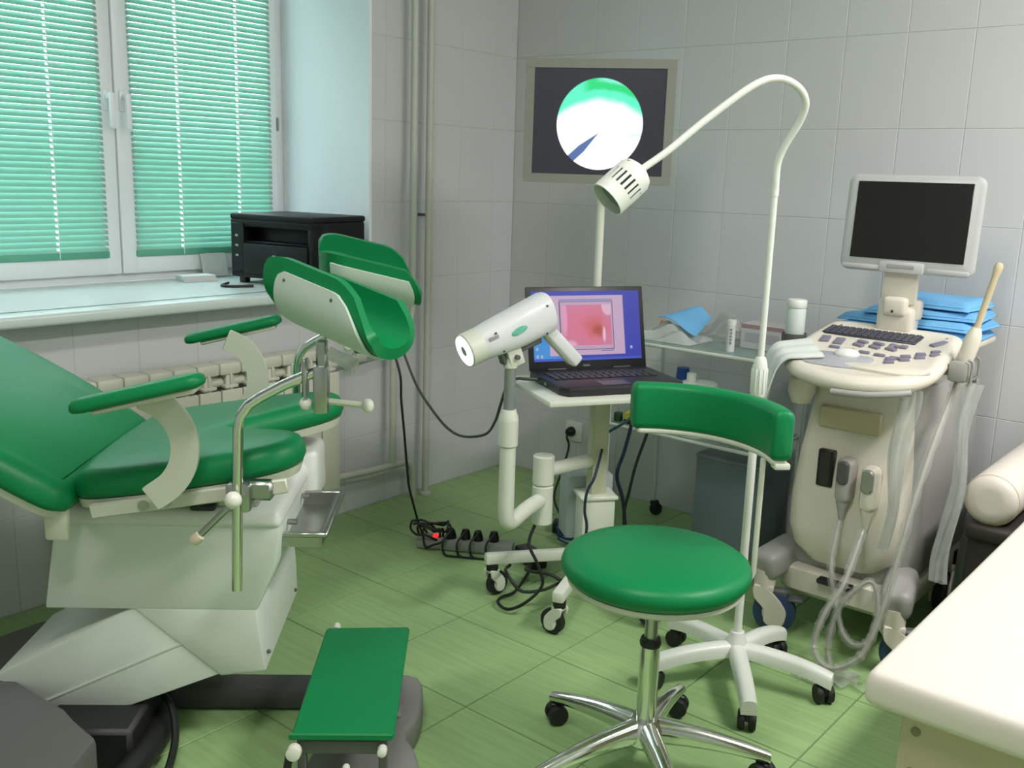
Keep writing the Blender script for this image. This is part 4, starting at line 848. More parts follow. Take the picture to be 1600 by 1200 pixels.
im = x.mix(blob(0.655, 0.38, 0.022, 0.16, 1, 0.3, 0.9), im, lin((226, 190, 214))); im = x.mix(blob(0.70, 0.78, 0.07, 0.16, 1, 0.7), im, lin((222, 178, 200)))
im = x.mix(blob(0.29, 0.62, 0.035, 0.35, 1, 0.5), im, lin((226, 150, 186))); im = x.mix(blob(0.34, 0.2, 0.08, 0.12, 1, 0.4), im, lin((232, 168, 196)))
c_ = x.mix(rect(0.268, 0.726, 0.215, 0.800), c_, im)
c_ = x.mix(rect(0.62, 0.74, 0.125, 0.137), c_, lin((120, 100, 140)))
for (iu, iv) in ((0.03, 0.32), (0.03, 0.18), (0.03, 0.07), (0.07, 0.07), (0.905, 0.17)): c_ = x.mix(rect(iu-0.010, iu+0.010, iv-0.022, iv+0.022, 0.006), c_, lin((170, 176, 216)))
nt.links.new(c_, b.inputs['Emission Color']); b.inputs['Emission Strength'].default_value = 0.85; b.inputs['Base Color'].default_value = (0.01, 0.01, 0.012, 1); b.inputs['Roughness'].default_value = 0.3
dsp = MB().box((0, 0, 0), (0.364, 0.002, 0.214)).build('display', lm, lid, flat=True); dsp.matrix_local = LS @ T(0, -0.0004, 0.135)

# ------------------------------------------------------------------ ultrasound machine, faces -y
UX, UY = -0.945, 2.75
us = thing('ultrasound_machine', 'cream ultrasound scanner with tilted dark monitor and rounded control panel', 'ultrasound machine', (UX, UY, 0))
def Q(x_, y_, z_): return (x_-UX, y_-UY, z_)
def usring(w0, y0, y1, z, r=0.05, sh=0.0): return (w0, y0, y1, z, r, sh)
def usloft(name, secs, m_, par, n=6, angle=50):
    b_ = bmesh.new(); rings = []
    for w, y0, y1, z, r, xs_ in secs:
        pts = rrect(w, y1-y0, min(r, w*0.49, (y1-y0)*0.49), n); rings.append([b_.verts.new((px_+xs_, py_+(y0+y1)/2-UY, z)) for px_, py_ in pts])
    k_ = len(rings[0])
    for A_, C_ in zip(rings, rings[1:]):
        for j in range(k_): b_.faces.new((A_[j], A_[(j+1) % k_], C_[(j+1) % k_], C_[j]))
    b_.faces.new(list(reversed(rings[0]))); b_.faces.new(rings[-1]); mb = MB(); mb._merge(b_); return mb.build(name, m_, par, angle=angle)
usloft('base_skirt', [(0.34, 2.60, 3.18, 0.115, 0.05, 0), (0.36, 2.575, 3.18, 0.135, 0.06, 0), (0.36, 2.575, 3.18, 0.195, 0.06, 0), (0.34, 2.59, 3.18, 0.205, 0.06, 0)], USBEIGE, us)
usloft('grey_cabinet', [(0.33, 2.62, 3.20, 0.19, 0.06, 0), (0.365, 2.60, 3.20, 0.225, 0.07, 0), (0.370, 2.61, 3.20, 0.30, 0.07, 0), (0.34, 2.66, 3.20, 0.62, 0.05, 0), (0.33, 2.67, 3.20, 0.76, 0.05, 0)], USGREY, us)
fp = usloft('front_panel', [(0.20, 2.578, 2.70, 0.235, 0.05, 0.005), (0.29, 2.560, 2.70, 0.275, 0.06, 0.005), (0.315, 2.553, 2.70, 0.335, 0.05, 0.005), (0.315, 2.556, 2.70, 0.42, 0.045, 0.005), (0.295, 2.575, 2.70, 0.55, 0.035, 0.005), (0.265, 2.600, 2.72, 0.68, 0.03, 0.005), (0.255, 2.610, 2.72, 0.77, 0.03, 0.005)], USBEIGE, us)
m = MB(); m.box(Q(-0.950, 2.5885, 0.655), (0.170, 0.020, 0.060), 0.004, 1, mtx=None); m.build('badge_plate', mat('us_badge', (196, 186, 152), 0.45), fp)
m = MB(); m.box(Q(-0.995, 2.5665, 0.515), (0.046, 0.02, 0.105), 0.003, 1); m.build('probe_socket', BLACK, fp)
for k in range(8): MB().box(Q(-1.008+0.0035*k, 2.5563, 0.515), (0.0018, 0.003, 0.092)).build('contact_rib', mat('rib_grey', (70, 70, 66), 0.5), fp)
MB().box(Q(-0.935, 2.5625, 0.19), (0.10, 0.03, 0.016), 0.004, 1).build('base_vent', BLACK, us)
# probe connectors with cables
def connector(x_, z_, m1, m2):
    c_ = MB(); c_.pad(rrect(0.046, 0.125, 0.018, 5), [(0.004, 0.0), (0, 0.008), (0, 0.030), (0.006, 0.040), (0.014, 0.043)], mtx=T(*Q(x_, 2.565, z_)) @ RX(90)); co = c_.build('probe_connector', m1, us)
    l_ = MB(); l_.pad(rrect(0.032, 0.066, 0.014, 5), [(0.0, 0), (0, 0.006), (0.004, 0.010)], mtx=T(*Q(x_-0.001, 2.525, z_+0.024)) @ RX(90)); l_.build('locking_lever', m2, co)
    n_ = MB(); n_.lathe([(0, -0.05), (0.007, -0.05), (0.012, -0.02), (0.018, 0.0), (0.020, 0.02), (0, 0.02)], 16, mtx=T(*Q(x_-0.002, 2.545, z_-0.066))); n_.build('strain_relief', m1, co)
connector(-0.930, 0.500, mat('connector_grey', (168, 166, 162), 0.4), mat('lever_dark', (84, 84, 84), 0.35))
connector(-0.862, 0.490, USBEIGE, mat('lever_silver', (170, 170, 164), 0.25, 0.6))
# control console
co_o = smooth_poly([(-1.150, 2.66), (-1.140, 2.56), (-1.095, 2.475), (-1.02, 2.425), (-0.93, 2.405), (-0.84, 2.420), (-0.768, 2.47), (-0.732, 2.56), (-0.738, 2.68), (-0.752, 2.80), (-0.78, 2.885), (-0.95, 2.90), (-1.125, 2.895), (-1.15, 2.80)], 4)
def cons(co): return (co.x-UX, co.y-UY, 0.757+co.z+0.165*(co.y-2.42))
con = MB().pad(co_o, [(0.05, 0.0), (0.012, 0.010), (0.0, 0.026), (0.004, 0.040), (0.014, 0.048), (0.030, 0.050), (0.04, 0.046), (0.10, 0.045)], shear=cons).build('console', USBEIGE, us, angle=60)
def onc(x_, y_, dz_=0.0): return T(x_-UX, y_-UY, 0.757+0.047+0.165*(y_-2.42)+dz_) @ RX(9.4)
m = MB(); m.box((0, 0, -0.001), (0.270, 0.075, 0.008), 0.002, 1, mtx=onc(-0.990, 2.790)); kb = m.build('keyboard', mat('kb_bed', (58, 58, 70), 0.5), con)
m = MB()
for r_ in range(4):
    for c_ in range(14): m.box((-0.122+0.0188*c_, 0.027-0.018*r_, 0.004), (0.0150, 0.0140, 0.005), 0.001, 1, mtx=onc(-0.990, 2.790))
kk = m.build('keyboard_keys', USDARK, kb); kk['kind'] = 'stuff'
BT = [(-1.088, 2.70, 0.026, 0.050, 12), (-1.045, 2.695, 0.026, 0.050, 8)]
for i in range(3):
    for j in range(2): BT.append((-0.985+0.045*i, 2.715-0.032*j, 0.032, 0.016, -20))
for i in range(5): BT.append((-1.035+0.044*i, 2.640-0.006*i, 0.030, 0.012, 0))
for i in range(4):
    for j in range(2): BT.append((-0.868+0.028*i+0.006*j, 2.605+0.034*i-0.026*j, 0.026, 0.016, 30))
BT += [(-0.80, 2.78, 0.020, 0.055, -25), (-0.900, 2.70, 0.014, 0.040, 0), (-0.872, 2.715, 0.020, 0.020, 0)]
for x_, y_, w_, d_, rz in BT: MB().box((0, 0, 0.0005), (w_, d_, 0.009), 0.003, 2, mtx=onc(x_, y_) @ RZ(rz)).build('button', USPURP, con)
m = MB(); m.pad(smooth_poly([(-0.085, -0.055), (0.06, -0.055), (0.085, 0.03), (0.05, 0.045), (-0.06, 0.045), (-0.09, 0.0)], 3), [(0, -0.004), (0, 0.002), (0.004, 0.005)], mtx=onc(-0.985, 2.545)); m.build('palm_plate', mat('us_plate_grey', (170, 172, 178), 0.4), con)
m = MB(); m.ball((0, 0, 0.006), 0.034, 24, sc=(1, 0.8, 0.45), mtx=onc(-0.975, 2.580)); m.build('trackball', mat('trackball_white', (230, 230, 226), 0.2), con)
m = MB(); m.prism(smooth_poly([(-0.09, -0.02), (0.05, -0.03), (0.10, 0.015), (0.08, 0.03), (-0.09, 0.01)], 3), 0.008, 0.002, mtx=onc(-0.845, 2.515, -0.002)); m.build('palm_rest', USBEIGE, con)
m = MB(); m.tube([Q(-0.94, 2.4035, 0.765), Q(-0.86, 2.412, 0.768), Q(-0.80, 2.440, 0.775), Q(-0.765, 2.470, 0.780)], 0.009, 10, 4); m.build('handle_insert', USGREY, con)
m = MB(); m.box(Q(-0.95, 2.72, 0.765), (0.20, 0.22, 0.05), 0.02, 2); m.build('console_neck', USBEIGE, us)
m = MB(); m.lathe([(0, -0.06), (0.03, -0.06), (0.045, -0.03), (0.045, 0.01), (0.03, 0.02), (0, 0.02)], 20, mtx=T(*Q(-1.09, 2.575, 0.745)), sx=0.8); m.build('side_grip', USBEIGE, us)
# monitor
m = MB(); m.box(Q(-0.955, 2.89, 0.905), (0.105, 0.075, 0.08), 0.018, 3); m.box(Q(-0.955, 2.905, 0.935), (0.120, 0.05, 0.06), 0.012, 2); nk = m.build('monitor_neck', USBEIGE, us)
m = MB(); m.box(Q(-0.955, 2.862, 0.945), (0.068, 0.04, 0.055), 0.012, 3); m.box(Q(-0.955, 2.885, 1.00), (0.098, 0.022, 0.10), 0.006, 2); m.build('neck_hinge', USBEIGE, nk)
MB().ball(Q(-0.957, 2.842, 0.932), 0.004, 8).build('screw', BLACK, nk)
UM = T(*Q(-0.945, 2.872, 1.178)) @ RX(-4)
m = MB(); m.pad(rrect(0.376, 0.276, 0.026, 6), [(0.022, -0.045), (0.005, -0.030), (0.0, -0.012), (0.002, 0.002), (0.012, 0.008)], mtx=UM @ RX(90)); um = m.build('monitor', USMON, us, angle=50)
MB().box((0.002, -0.0085, 0.008), (0.318, 0.003, 0.218), 0.001, 1, mtx=UM).build('screen', SCREENOFF, um)
m = MB(); m.box((-0.005, -0.008, -0.122), (0.125, 0.012, 0.032), 0.005, 2, mtx=UM); ha = m.build('monitor_handle', USMON, um)
m = MB(); m.box((-0.005, -0.0135, -0.120), (0.078, 0.004, 0.012), 0.002, 1, mtx=UM); m.build('handle_recess', USGREY, ha)
for s_ in (-1, 1): MB().box((s_*0.122, -0.006, -0.126), (0.112, 0.010, 0.014), 0.004, 2, mtx=UM).build('lower_trim', USMON, um)
# rear shelf that carries the blue drapes
m = MB(); m.box(Q(-0.96, 3.06, 0.838), (0.40, 0.30, 0.018), 0.006, 2); m.box(Q(-0.96, 3.10, 0.795), (0.30, 0.18, 0.08), 0.006, 1); m.build('rear_shelf', USBEIGE, us)
# probe holder on the right, cup holder on the left
m = MB(); m.box(Q(-0.712, 2.70, 0.815), (0.05, 0.085, 0.055), 0.010, 2); m.box(Q(-0.742, 2.70, 0.815), (0.05, 0.05, 0.03), 0.006, 1); ph = m.build('probe_holder', USGREY, us)
m = MB(); m.tube([Q(-0.690, 2.665, 0.85), Q(-0.680, 2.665, 0.84), Q(-0.680, 2.665, 0.79), Q(-0.690, 2.665, 0.785)], 0.004, 8, 4); m.tube([Q(-0.690, 2.73, 0.85), Q(-0.680, 2.73, 0.84), Q(-0.680, 2.73, 0.79), Q(-0.690, 2.73, 0.785)], 0.004, 8, 4); m.tube([Q(-0.680, 2.665, 0.80), Q(-0.680, 2.73, 0.80)], 0.004, 8); m.build('holder_wire', STEEL, ph)
m = MB(); m.lathe([(0, 0.812), (0.032, 0.812), (0.036, 0.82), (0.036, 0.850), (0.0335, 0.850), (0.0335, 0.822), (0, 0.822)], 24, mtx=T(*Q(-1.197, 2.735, 0))); m.box(Q(-1.143, 2.735, 0.83), (0.040, 0.03, 0.02), 0.004, 1); m.build('cup_holder', DARKGREY, us)
# legs and wheels
for k, (x_, y_) in enumerate(((-1.130, 2.535), (-0.755, 2.525), (-1.10, 3.09), (-0.79, 3.09))):
    if k < 2:
        sgx = -1 if k == 0 else 1
        m = MB(); m.box((0, 0, 0), (0.085, 0.17, 0.085), 0.025, 3, mtx=T(*Q(x_-0.012*sgx, y_+0.055, 0.213)) @ RZ(12*sgx) @ RX(10)); m.box((0, 0, 0), (0.06, 0.22, 0.06), 0.02, 2, mtx=T(*Q(x_-0.055*sgx, y_+0.18, 0.225)) @ RZ(18*sgx)); m.build('front_leg', USGREY, us)
    fork_caster(us, x_-UX, y_-UY, (-158 if k == 0 else -150 if k == 1 else 100), 0.062, 0.19, USBEIGE, mat('wheel_blue_grey', (44, 66, 104), 0.5) if k < 2 else BLACKR, USBEIGE, brake=(k < 2))

# vaginal probe standing in the holder
pd = Vector((0.045, 0.02, 0.245)).normalized(); p0 = Vector((-0.708, 2.70, 0.836))
pb = thing('ultrasound_probe', 'slim beige ultrasound probe standing in the holder beside the console', 'probe', tuple(p0))
PMx = zframe((0, 0, 0), pd)
MB().lathe([(0, 0.0), (0.016, 0.0), (0.020, 0.02), (0.021, 0.060), (0.018, 0.08), (0.0115, 0.096), (0, 0.096)], 20, mtx=PMx).build('handle', USBEIGE, pb)
MB().lathe([(0, 0.092), (0.0088, 0.092), (0.0085, 0.232), (0.011, 0.249), (0.0115, 0.259), (0.008, 0.268), (0, 0.270)], 18, mtx=PMx).build('shaft', mat('probe_shaft', (206, 192, 160), 0.35), pb)
# gel bottle in the cup
gb = thing('gel_bottle', 'white cylindrical gel bottle with a white screw cap in the scanner cup holder', 'bottle', (-1.197, 2.735, 0.822))
MB().lathe([(0, 0), (0.026, 0), (0.028, 0.004), (0.028, 0.098), (0.024, 0.106), (0, 0.106)], 28).build('body', mat('bottle_white', (206, 218, 212), 0.4, var=0.04), gb)
MB().lathe([(0, 0.104), (0.0275, 0.104), (0.029, 0.107), (0.029, 0.124), (0.026, 0.128), (0, 0.128)], 28).build('cap', WHITE_PL, gb)
# towel over the left edge of the console
def towel(u, v):
    # draped over the rounded front left edge: u along the edge, v from the console top over the edge and down
    O_ = Vector((-0.80, -0.60, 0)); T_ = Vector((0.60, -0.80, 0)); E_ = Vector((-1.128, 2.530, 0))
    s_ = v*0.36; w_ = (u-0.5)*(0.165-0.085*v)
    if s_ < 0.085: o_, dz_ = -0.085+s_, 0.0
    elif s_ < 0.135: a = (s_-0.085)/0.05*PI/2; o_, dz_ = 0.032*math.sin(a), -0.032*(1-math.cos(a))
    else: o_, dz_ = 0.034+0.010*math.sin((s_-0.135)*9), -0.032-(s_-0.135)*0.95
    o_ += 0.011*(1+math.sin(u*13+v*3))*min(1, max(0, v-0.3)*2.2); dz_ += 0.007*abs(math.sin(u*8+1))*(1-v)
    P_ = E_+O_*o_+T_*(w_-0.03*max(0, v-0.35))
    z_ = 0.757+0.0560+0.165*(P_.y-2.42)+dz_
    return (P_.x+1.13, P_.y-2.575, z_-0.82)
tw = MB().grid(towel, 18, 34, 0.004).build('towel', mat('towel_white', (214, 220, 216), 0.9, var=0.04, bump=0.3, bs=250), None, (-1.13, 2.575, 0.82), angle=80); tag(tw, 'white towel draped over the edge of the ultrasound console', 'towel')
# folded blue drapes on the rear shelf
DL = ['lowest folded blue drape of the pile behind the scanner monitor', 'second folded blue drape up in the pile behind the scanner monitor', 'third folded blue drape up in the pile behind the scanner monitor', 'topmost folded blue drape of the pile behind the scanner monitor']
zz = 0.847
for k, (x_, y_, w_, d_, h_, rz) in enumerate(((-0.965, 3.07, 0.41, 0.28, 0.028, 2), (-0.955, 3.08, 0.40, 0.26, 0.026, -3), (-0.925, 3.09, 0.33, 0.24, 0.026, 4), (-0.900, 3.10, 0.24, 0.22, 0.030, -4))):
    rnd = random.Random(k)
    def drape(u, v, w_=w_, d_=d_, h_=h_, k=k):
        e = min(u, 1-u, v, 1-v); f_ = min(1, e/0.08)**0.5
        return ((u-0.5)*w_, (v-0.5)*d_, 0.004+(h_-0.004)*f_+0.002*math.sin(u*9+k)*math.sin(v*7+2*k)*f_)
    b_ = MB(); b_.grid(drape, 22, 16, -0.0035)
    dr = b_.build('blue_drape', BLUEDR, None, (x_, y_, zz), angle=60); dr.rotation_euler.z = math.radians(rz); tag(dr, DL[k], 'drape', 'folded blue drapes')
    m = MB()
    for q_ in range(1, 3): m.pad(rrect(w_*0.97, d_*0.97, 0.02, 3), [(0.004, 0), (0, h_*0.10), (0.004, h_*0.22)], mtx=T(0, 0, h_*(0.28*q_-0.26)+0.001))
    m.build('folded_layers', BLUEDR, dr)
    zz += h_+0.0015
# probe cables in clear plastic sleeves
PC1 = mat('probe_cable_grey', (176, 172, 160), 0.45)
def sleeved(name, label, pts, r1, r2, mt, sm=7):
    o0 = Vector(pts[0]); o0 = Vector((pts[-1][0], pts[-1][1], 0)); t_ = thing(name, label, 'cable', tuple(o0)); P_ = [tuple(Vector(p)-o0) for p in pts]
    MB().tube(P_, r1, 8, sm).build('cable', mt, t_)
    if r2:
        C = catmull(P_, sm); rn = random.Random(len(pts)); rad_ = [r2*(0.75+0.5*rn.random()) for _ in C]
        MB().tube([tuple(p) for p in C], lambda q_: rad_[min(len(rad_)-1, int(q_*(len(rad_)-1)+0.5))], 9, 0).build('plastic_sleeve', PLASTIC, t_, angle=20)
    return t_
sleeved('probe_cable', 'grey probe cable in clear plastic hanging from the grey connector', [(-0.932, 2.535, 0.386), (-0.930, 2.515, 0.34), (-0.925, 2.49, 0.27), (-0.895, 2.47, 0.18), (-0.86, 2.45, 0.11), (-0.82, 2.44, 0.09), (-0.785, 2.44, 0.12), (-0.775, 2.45, 0.20), (-0.80, 2.455, 0.27), (-0.84, 2.440, 0.235), (-0.873, 2.425, 0.17), (-0.884, 2.415, 0.08), (-0.877, 2.411, 0.048), (-0.868, 2.405, 0.030)], 0.0055, 0.011, PC1)
sleeved('probe_cable', 'cream probe cable in clear plastic hanging from the cream connector', [(-0.864, 2.532, 0.376), (-0.862, 2.49, 0.33), (-0.865, 2.43, 0.25), (-0.892, 2.385, 0.17), (-0.902, 2.365, 0.085), (-0.865, 2.355, 0.048), (-0.82, 2.360, 0.058), (-0.775, 2.375, 0.11), (-0.750, 2.400, 0.22), (-0.738, 2.44, 0.36), (-0.730, 2.49, 0.50), (-0.724, 2.575, 0.64), (-0.724, 2.675, 0.74), (-0.722, 2.705, 0.79)], 0.0055, 0.012, PC1)
# crumpled clear bags on the right of the front panel and on the floor
def bag(name, label, o, w, h, amp, seed, lean=(0, 0), taper=0.5):
    rn = random.Random(seed); ph = [rn.uniform(0, 6) for _ in range(8)]
    def f(u, v):
        a = u*2*PI; ww = w*(1-taper*(1-v)*0.6)*(0.8+0.2*math.sin(v*5+ph[0])); k = 1+0.22*math.sin(3*a+ph[1]+v*4)+0.14*math.sin(7*a+ph[2]-v*9)
        return (ww/2*math.cos(a)*k+lean[0]*v+amp*math.sin(v*9+ph[3])*0.4, ww*0.30*math.sin(a)*k+lean[1]*v, v*h)
    b_ = MB(); b_.grid(f, 40, 26, 0.0006)
    return tag(b_.build(name, PLASTIC, None, o, angle=25), label, 'plastic bag')
bag('plastic_sleeve_bag', 'clear crumpled plastic sleeve hanging from the probe holder', (-0.668, 2.583, 0.27), 0.054, 0.522, 0.02, 3, (-0.004, 0.075))
bag('plastic_sleeve_bag', 'clear crumpled plastic sleeve hanging in front of the cream scanner panel', (-0.798, 2.520, 0.34), 0.052, 0.440, 0.015, 5, (0.012, 0.0))
def fbag(u, v):
    return ((u-0.5)*0.16+0.01*math.sin(v*14), (v-0.5)*0.10+0.01*math.sin(u*17), 0.003+0.011*abs(math.sin(u*9+v*5))*abs(math.cos(v*8))+0.006*(1-abs(2*u-1)))
fb = MB().grid(fbag, 26, 18, 0.0006).build('plastic_wrap', PLASTIC, None, (-0.862, 2.385, 0.001), angle=25); fb.rotation_euler.z = 0.4; tag(fb, 'piece of clear plastic wrap lying on the green floor', 'plastic wrap')

# ------------------------------------------------------------------ examination couch with bolster beside it
cch = thing('examination_couch', 'examination couch with white vinyl top and beige side panels', 'couch', (-0.13, 2.33, 0))
cx0, cx1, cy0, cy1 = -0.462, 0.20, 1.430, 3.23
def CQ(x_, y_, z_): return (x_+0.13, y_-2.33, z_)
MB().pad(rrect(cx1-cx0, cy1-cy0, 0.017, 4), [(0.010, 0.0), (0.002, 0.006), (0.0, 0.014), (0.0, 0.036), (0.002, 0.046), (0.006, 0.053), (0.011, 0.057), (0.0155, 0.058)], mtx=T(*CQ((cx0+cx1)/2, (cy0+cy1)/2, 0.490))).build('mattress', COUCHV, cch, angle=60)
m = MB(); m.box(CQ(-0.110, 1.480, 0.262), (0.60, 0.018, 0.46), 0.002, 1); ep = m.build('end_panel', COUCHP, cch)
for z_ in (0.455, 0.385): MB().lathe([(0, -0.002), (0.0075, -0.002), (0.0075, 0.001), (0, 0.002)], 14, mtx=T(*CQ(-0.387, 1.470, z_)) @ RX(90)).build('screw', mat('panel_screw', (128, 124, 100), 0.4), ep)
m = MB(); m.box(CQ(-0.400, 2.36, 0.262), (0.018, 1.74, 0.46), 0.002, 1); m.build('side_panel', COUCHP, cch)
m = MB(); m.box(CQ(0.170, 2.36, 0.262), (0.018, 1.74, 0.46), 0.002, 1); m.build('side_panel', COUCHP, cch)
m = MB(); m.box(CQ(-0.110, 3.215, 0.262), (0.60, 0.018, 0.46), 0.002, 1); m.build('end_panel', COUCHP, cch)
for x_ in (-0.36, 0.13):
    for y_ in (1.53, 3.17): MB().lathe([(0, 0), (0.02, 0), (0.02, 0.034), (0, 0.034)], 12, mtx=T(*CQ(x_, y_, 0))).build('foot', BLACK, cch)
m = MB(); m.box(CQ(-0.115, 2.33, 0.487), (0.58, 1.72, 0.012)); m.build('deck', COUCHP, cch)
# dark bench with the bolster on it
dk = thing('padded_bench', 'dark brown padded bench between the couch and the tiled back wall', 'bench', (-0.575, 2.945, 0))
m = MB(); m.box((0, 0, 0.21), (0.125, 0.56, 0.37), 0.012, 2); m.build('box', DARKBR, dk)
m = MB(); m.box((0, 0, 0.405), (0.140, 0.60, 0.05), 0.018, 3); m.build('cushion', DARKBR, dk)
for x_ in (-0.04, 0.04):
    for y_ in (-0.24, 0.24): MB().lathe([(0, 0), (0.012, 0), (0.015, 0.03), (0, 0.03)], 10, mtx=T(x_, y_, 0)).build('foot', BLACK, dk)
bo_ = thing('bolster', 'round white bolster pillow lying beside the examination couch', 'pillow', (-0.590, 2.645, 0.496))
MB().lathe([(0, 0.004), (0.030, 0.0), (0.052, 0.003), (0.066, 0.016), (0.0685, 0.035), (0.069, 0.30), (0.068, 0.545), (0.060, 0.560), (0.03, 0.566), (0, 0.562)], 40, mtx=RX(-90)).build('cover', COUCHV, bo_, angle=60)
MB().lathe([(0.0655, 0.0155), (0.0680, 0.0175), (0.0655, 0.0195)], 40, mtx=RX(-90), annulus=True).build('end_seam', COUCHP, bo_)

# ------------------------------------------------------------------ white glass-shelf instrument table
GX0, GX1, GY0, GY1 = -1.90, -1.335, 2.83, 3.17
gt = thing('instrument_table', 'white tubular instrument table with two glass shelves by the back wall', 'table', ((GX0+GX1)/2, (GY0+GY1)/2, 0))
GO = ((GX0+GX1)/2, (GY0+GY1)/2, 0)
def GQ(x_, y_, z_): return (x_-GO[0], y_-GO[1], z_)
GWm = mat('table_white_tube', (204, 210, 200), 0.35, var=0.02)
for x_ in (GX0, GX1):
    for y_ in (GY0, GY1):
        MB().tube([GQ(x_, y_, 0.055), GQ(x_, y_, 0.76)], 0.0065, 10).build('leg', GWm, gt)
        MB().lathe([(0, -0.011), (0.022, -0.011), (0.0245, -0.006), (0.0245, 0.006), (0.022, 0.011), (0, 0.011)], 20, mtx=T(*GQ(x_+0.012, y_, 0.0245)) @ RZ(30) @ RX(90)).build('wheel', BLACKR, gt)
        MB().box(GQ(x_+0.005, y_, 0.048), (0.028, 0.028, 0.018), 0.004, 1).build('caster_hood', BLACK, gt)
for z_ in (0.735, 0.430):
    m = MB(); m.tube([GQ(GX0, GY0, z_-0.006), GQ(GX1, GY0, z_-0.006), GQ(GX1, GY1, z_-0.006), GQ(GX0, GY1, z_-0.006)], 0.0065, 8, closed=True); fr_ = m.build('shelf_frame', GWm, gt)
    MB().box(GQ((GX0+GX1)/2, (GY0+GY1)/2, z_), (GX1-GX0-0.004, GY1-GY0-0.004, 0.006), 0.001, 1).build('glass_shelf', GLASSW, fr_)
ZS, ZL = 0.738, 0.433
# things on the top shelf
def crumple(name, label, cat, mt, o, sx_, sy_, sz_, seed, th=0.0008):
    rn = random.Random(seed); ph = [rn.uniform(0, 6) for _ in range(9)]
    def f(u, v):
        e = min(u, 1-u, v, 1-v); k_ = min(1, e/0.25)**0.7
        return ((u-0.5)*sx_, (v-0.5)*sy_, 0.002+k_*sz_*(0.55+0.25*math.sin(u*8+ph[0]+v*5)+0.2*math.sin(v*13+ph[1]-u*9)))
    return tag(MB().grid(f, 28, 20, th).build(name, mt, None, o, angle=28), label, cat)
crumple('plastic_bag', 'crumpled clear plastic bag lying on the upper glass shelf', 'plastic bag', PLASTIC2, (-1.735, 2.945, ZS), 0.24, 0.17, 0.055, 4)
crumple('plastic_bag', 'bulging clear plastic bag next to the white box on the upper glass shelf', 'plastic bag', PLASTIC, (-1.605, 3.105, ZS), 0.20, 0.14, 0.100, 8)
m = MB(); m.grid(lambda u, v: ((u-0.5)*0.20*(1-0.55*v), (v-0.5)*0.12, 0.012*math.sin(u*5)+0.03*v+0.004), 14, 10, 0.002)
bm2 = m.build('blue_mask', BLUEDR, None, (-1.69, 2.985, ZS+0.058), angle=60); bm2.rotation_euler = (0.12, 0.14, -0.3); tag(bm2, 'folded light blue mask on the plastic bags of the upper shelf', 'mask')
crumple('orange_packet', 'small orange packet at the corner of the upper glass shelf', 'packet', mat('packet_orange', (196, 128, 72), 0.5), (-1.845, 3.065, ZS), 0.05, 0.04, 0.045, 3, 0.001)
tb_ = thing('tube_bottle', 'slim white tube with grey print standing on the upper glass shelf', 'tube', (-1.478, 2.885, ZS))
MB().lathe([(0, 0), (0.0135, 0), (0.0135, 0.088), (0, 0.088)], 18).build('body', PAPER, tb_); MB().lathe([(0, 0.086), (0.0145, 0.086), (0.0145, 0.104), (0, 0.104)], 18).build('cap', WHITE_PL, tb_)
for k in range(5): MB().box((0.006, -0.0125, 0.030+0.011*k), (0.007, 0.003, 0.006)).build('print_mark', mat('print_grey', (150, 152, 152), 0.6), tb_)
bx_ = thing('carton', 'white cardboard carton with dusty pink edge on the upper glass shelf', 'box', (-1.415, 3.03, ZS))
MB().box((0, 0, 0.042), (0.155, 0.10, 0.084), 0.002, 1).build('body', mat('carton_white', (196, 194, 196), 0.6), bx_); MB().box((0, -0.0505, 0.076), (0.150, 0.002, 0.012)).build('pink_stripe', mat('carton_pink', (168, 132, 140), 0.6), bx_)
MB().box((0, -0.0505, 0.040), (0.120, 0.002, 0.030)).build('label_print', mat('carton_print', (170, 170, 178), 0.6), bx_)
# things on the lower shelf
wd_ = thing('white_dispenser', 'white round plastic box with a knob on the lower glass shelf', 'container', (-1.590, 2.90, ZL))
MB().lathe([(0, 0), (0.062, 0), (0.065, 0.01), (0.065, 0.172), (0.060, 0.180), (0, 0.180)], 30).build('body', WHITE_PL, wd_); MB().lathe([(0, 0.175), (0.017, 0.175), (0.017, 0.208), (0, 0.210)], 16, mtx=T(-0.03, 0, 0)).build('knob', WHITE_PL, wd_)
bc = MB().lathe([(0, 0), (0.022, 0), (0.024, 0.01), (0.024, 0.180), (0.022, 0.196), (0.022, 0.205), (0, 0.205)], 16).build('blue_bottle', mat('blue_plastic', (34, 74, 150), 0.4), None, (-1.70, 2.98, ZL)); tag(bc, 'small dark blue bottle behind the laptop on the lower glass shelf', 'bottle')
def scissors(o, rz, label, nm_='scissors', k=1.0):
    t_ = thing(nm_, label, 'instrument', o, rz)
    for s_ in (-1, 1):
        h_ = MB(); h_.tube([(0.016*math.cos(2*PI*j/14)+s_*0.018, 0, 0.018+0.018*math.sin(2*PI*j/14)) for j in range(14)], 0.0045, 8, closed=True); h_.build('handle_ring', BLACK, t_)
        MB().box((-s_*0.006, 0, -0.05), (0.009, 0.005, 0.11), 0.002, 1, mtx=RY(9*s_)).build('blade', STEEL, t_)
    return t_
jar = thing('instrument_jar', 'steel jar of instruments on the lower glass shelf', 'jar', (-1.455, 2.905, ZL))
MB().lathe([(0, 0), (0.045, 0), (0.046, 0.01), (0.046, 0.11), (0.043, 0.11), (0.043, 0.008), (0, 0.008)], 26).build('body', STEEL, jar)
scissors((-1.462, 2.890, ZL+0.125), 20, 'black handled scissors standing in the steel jar, nearer the round white box'); scissors((-1.447, 2.920, ZL+0.120), 24, 'black handled scissors standing in the steel jar, nearer the lamp pole')
dc_ = thing('dark_bottle', 'dark grey bottle on the lower glass shelf behind the lamp pole', 'bottle', (-1.375, 2.92, ZL))
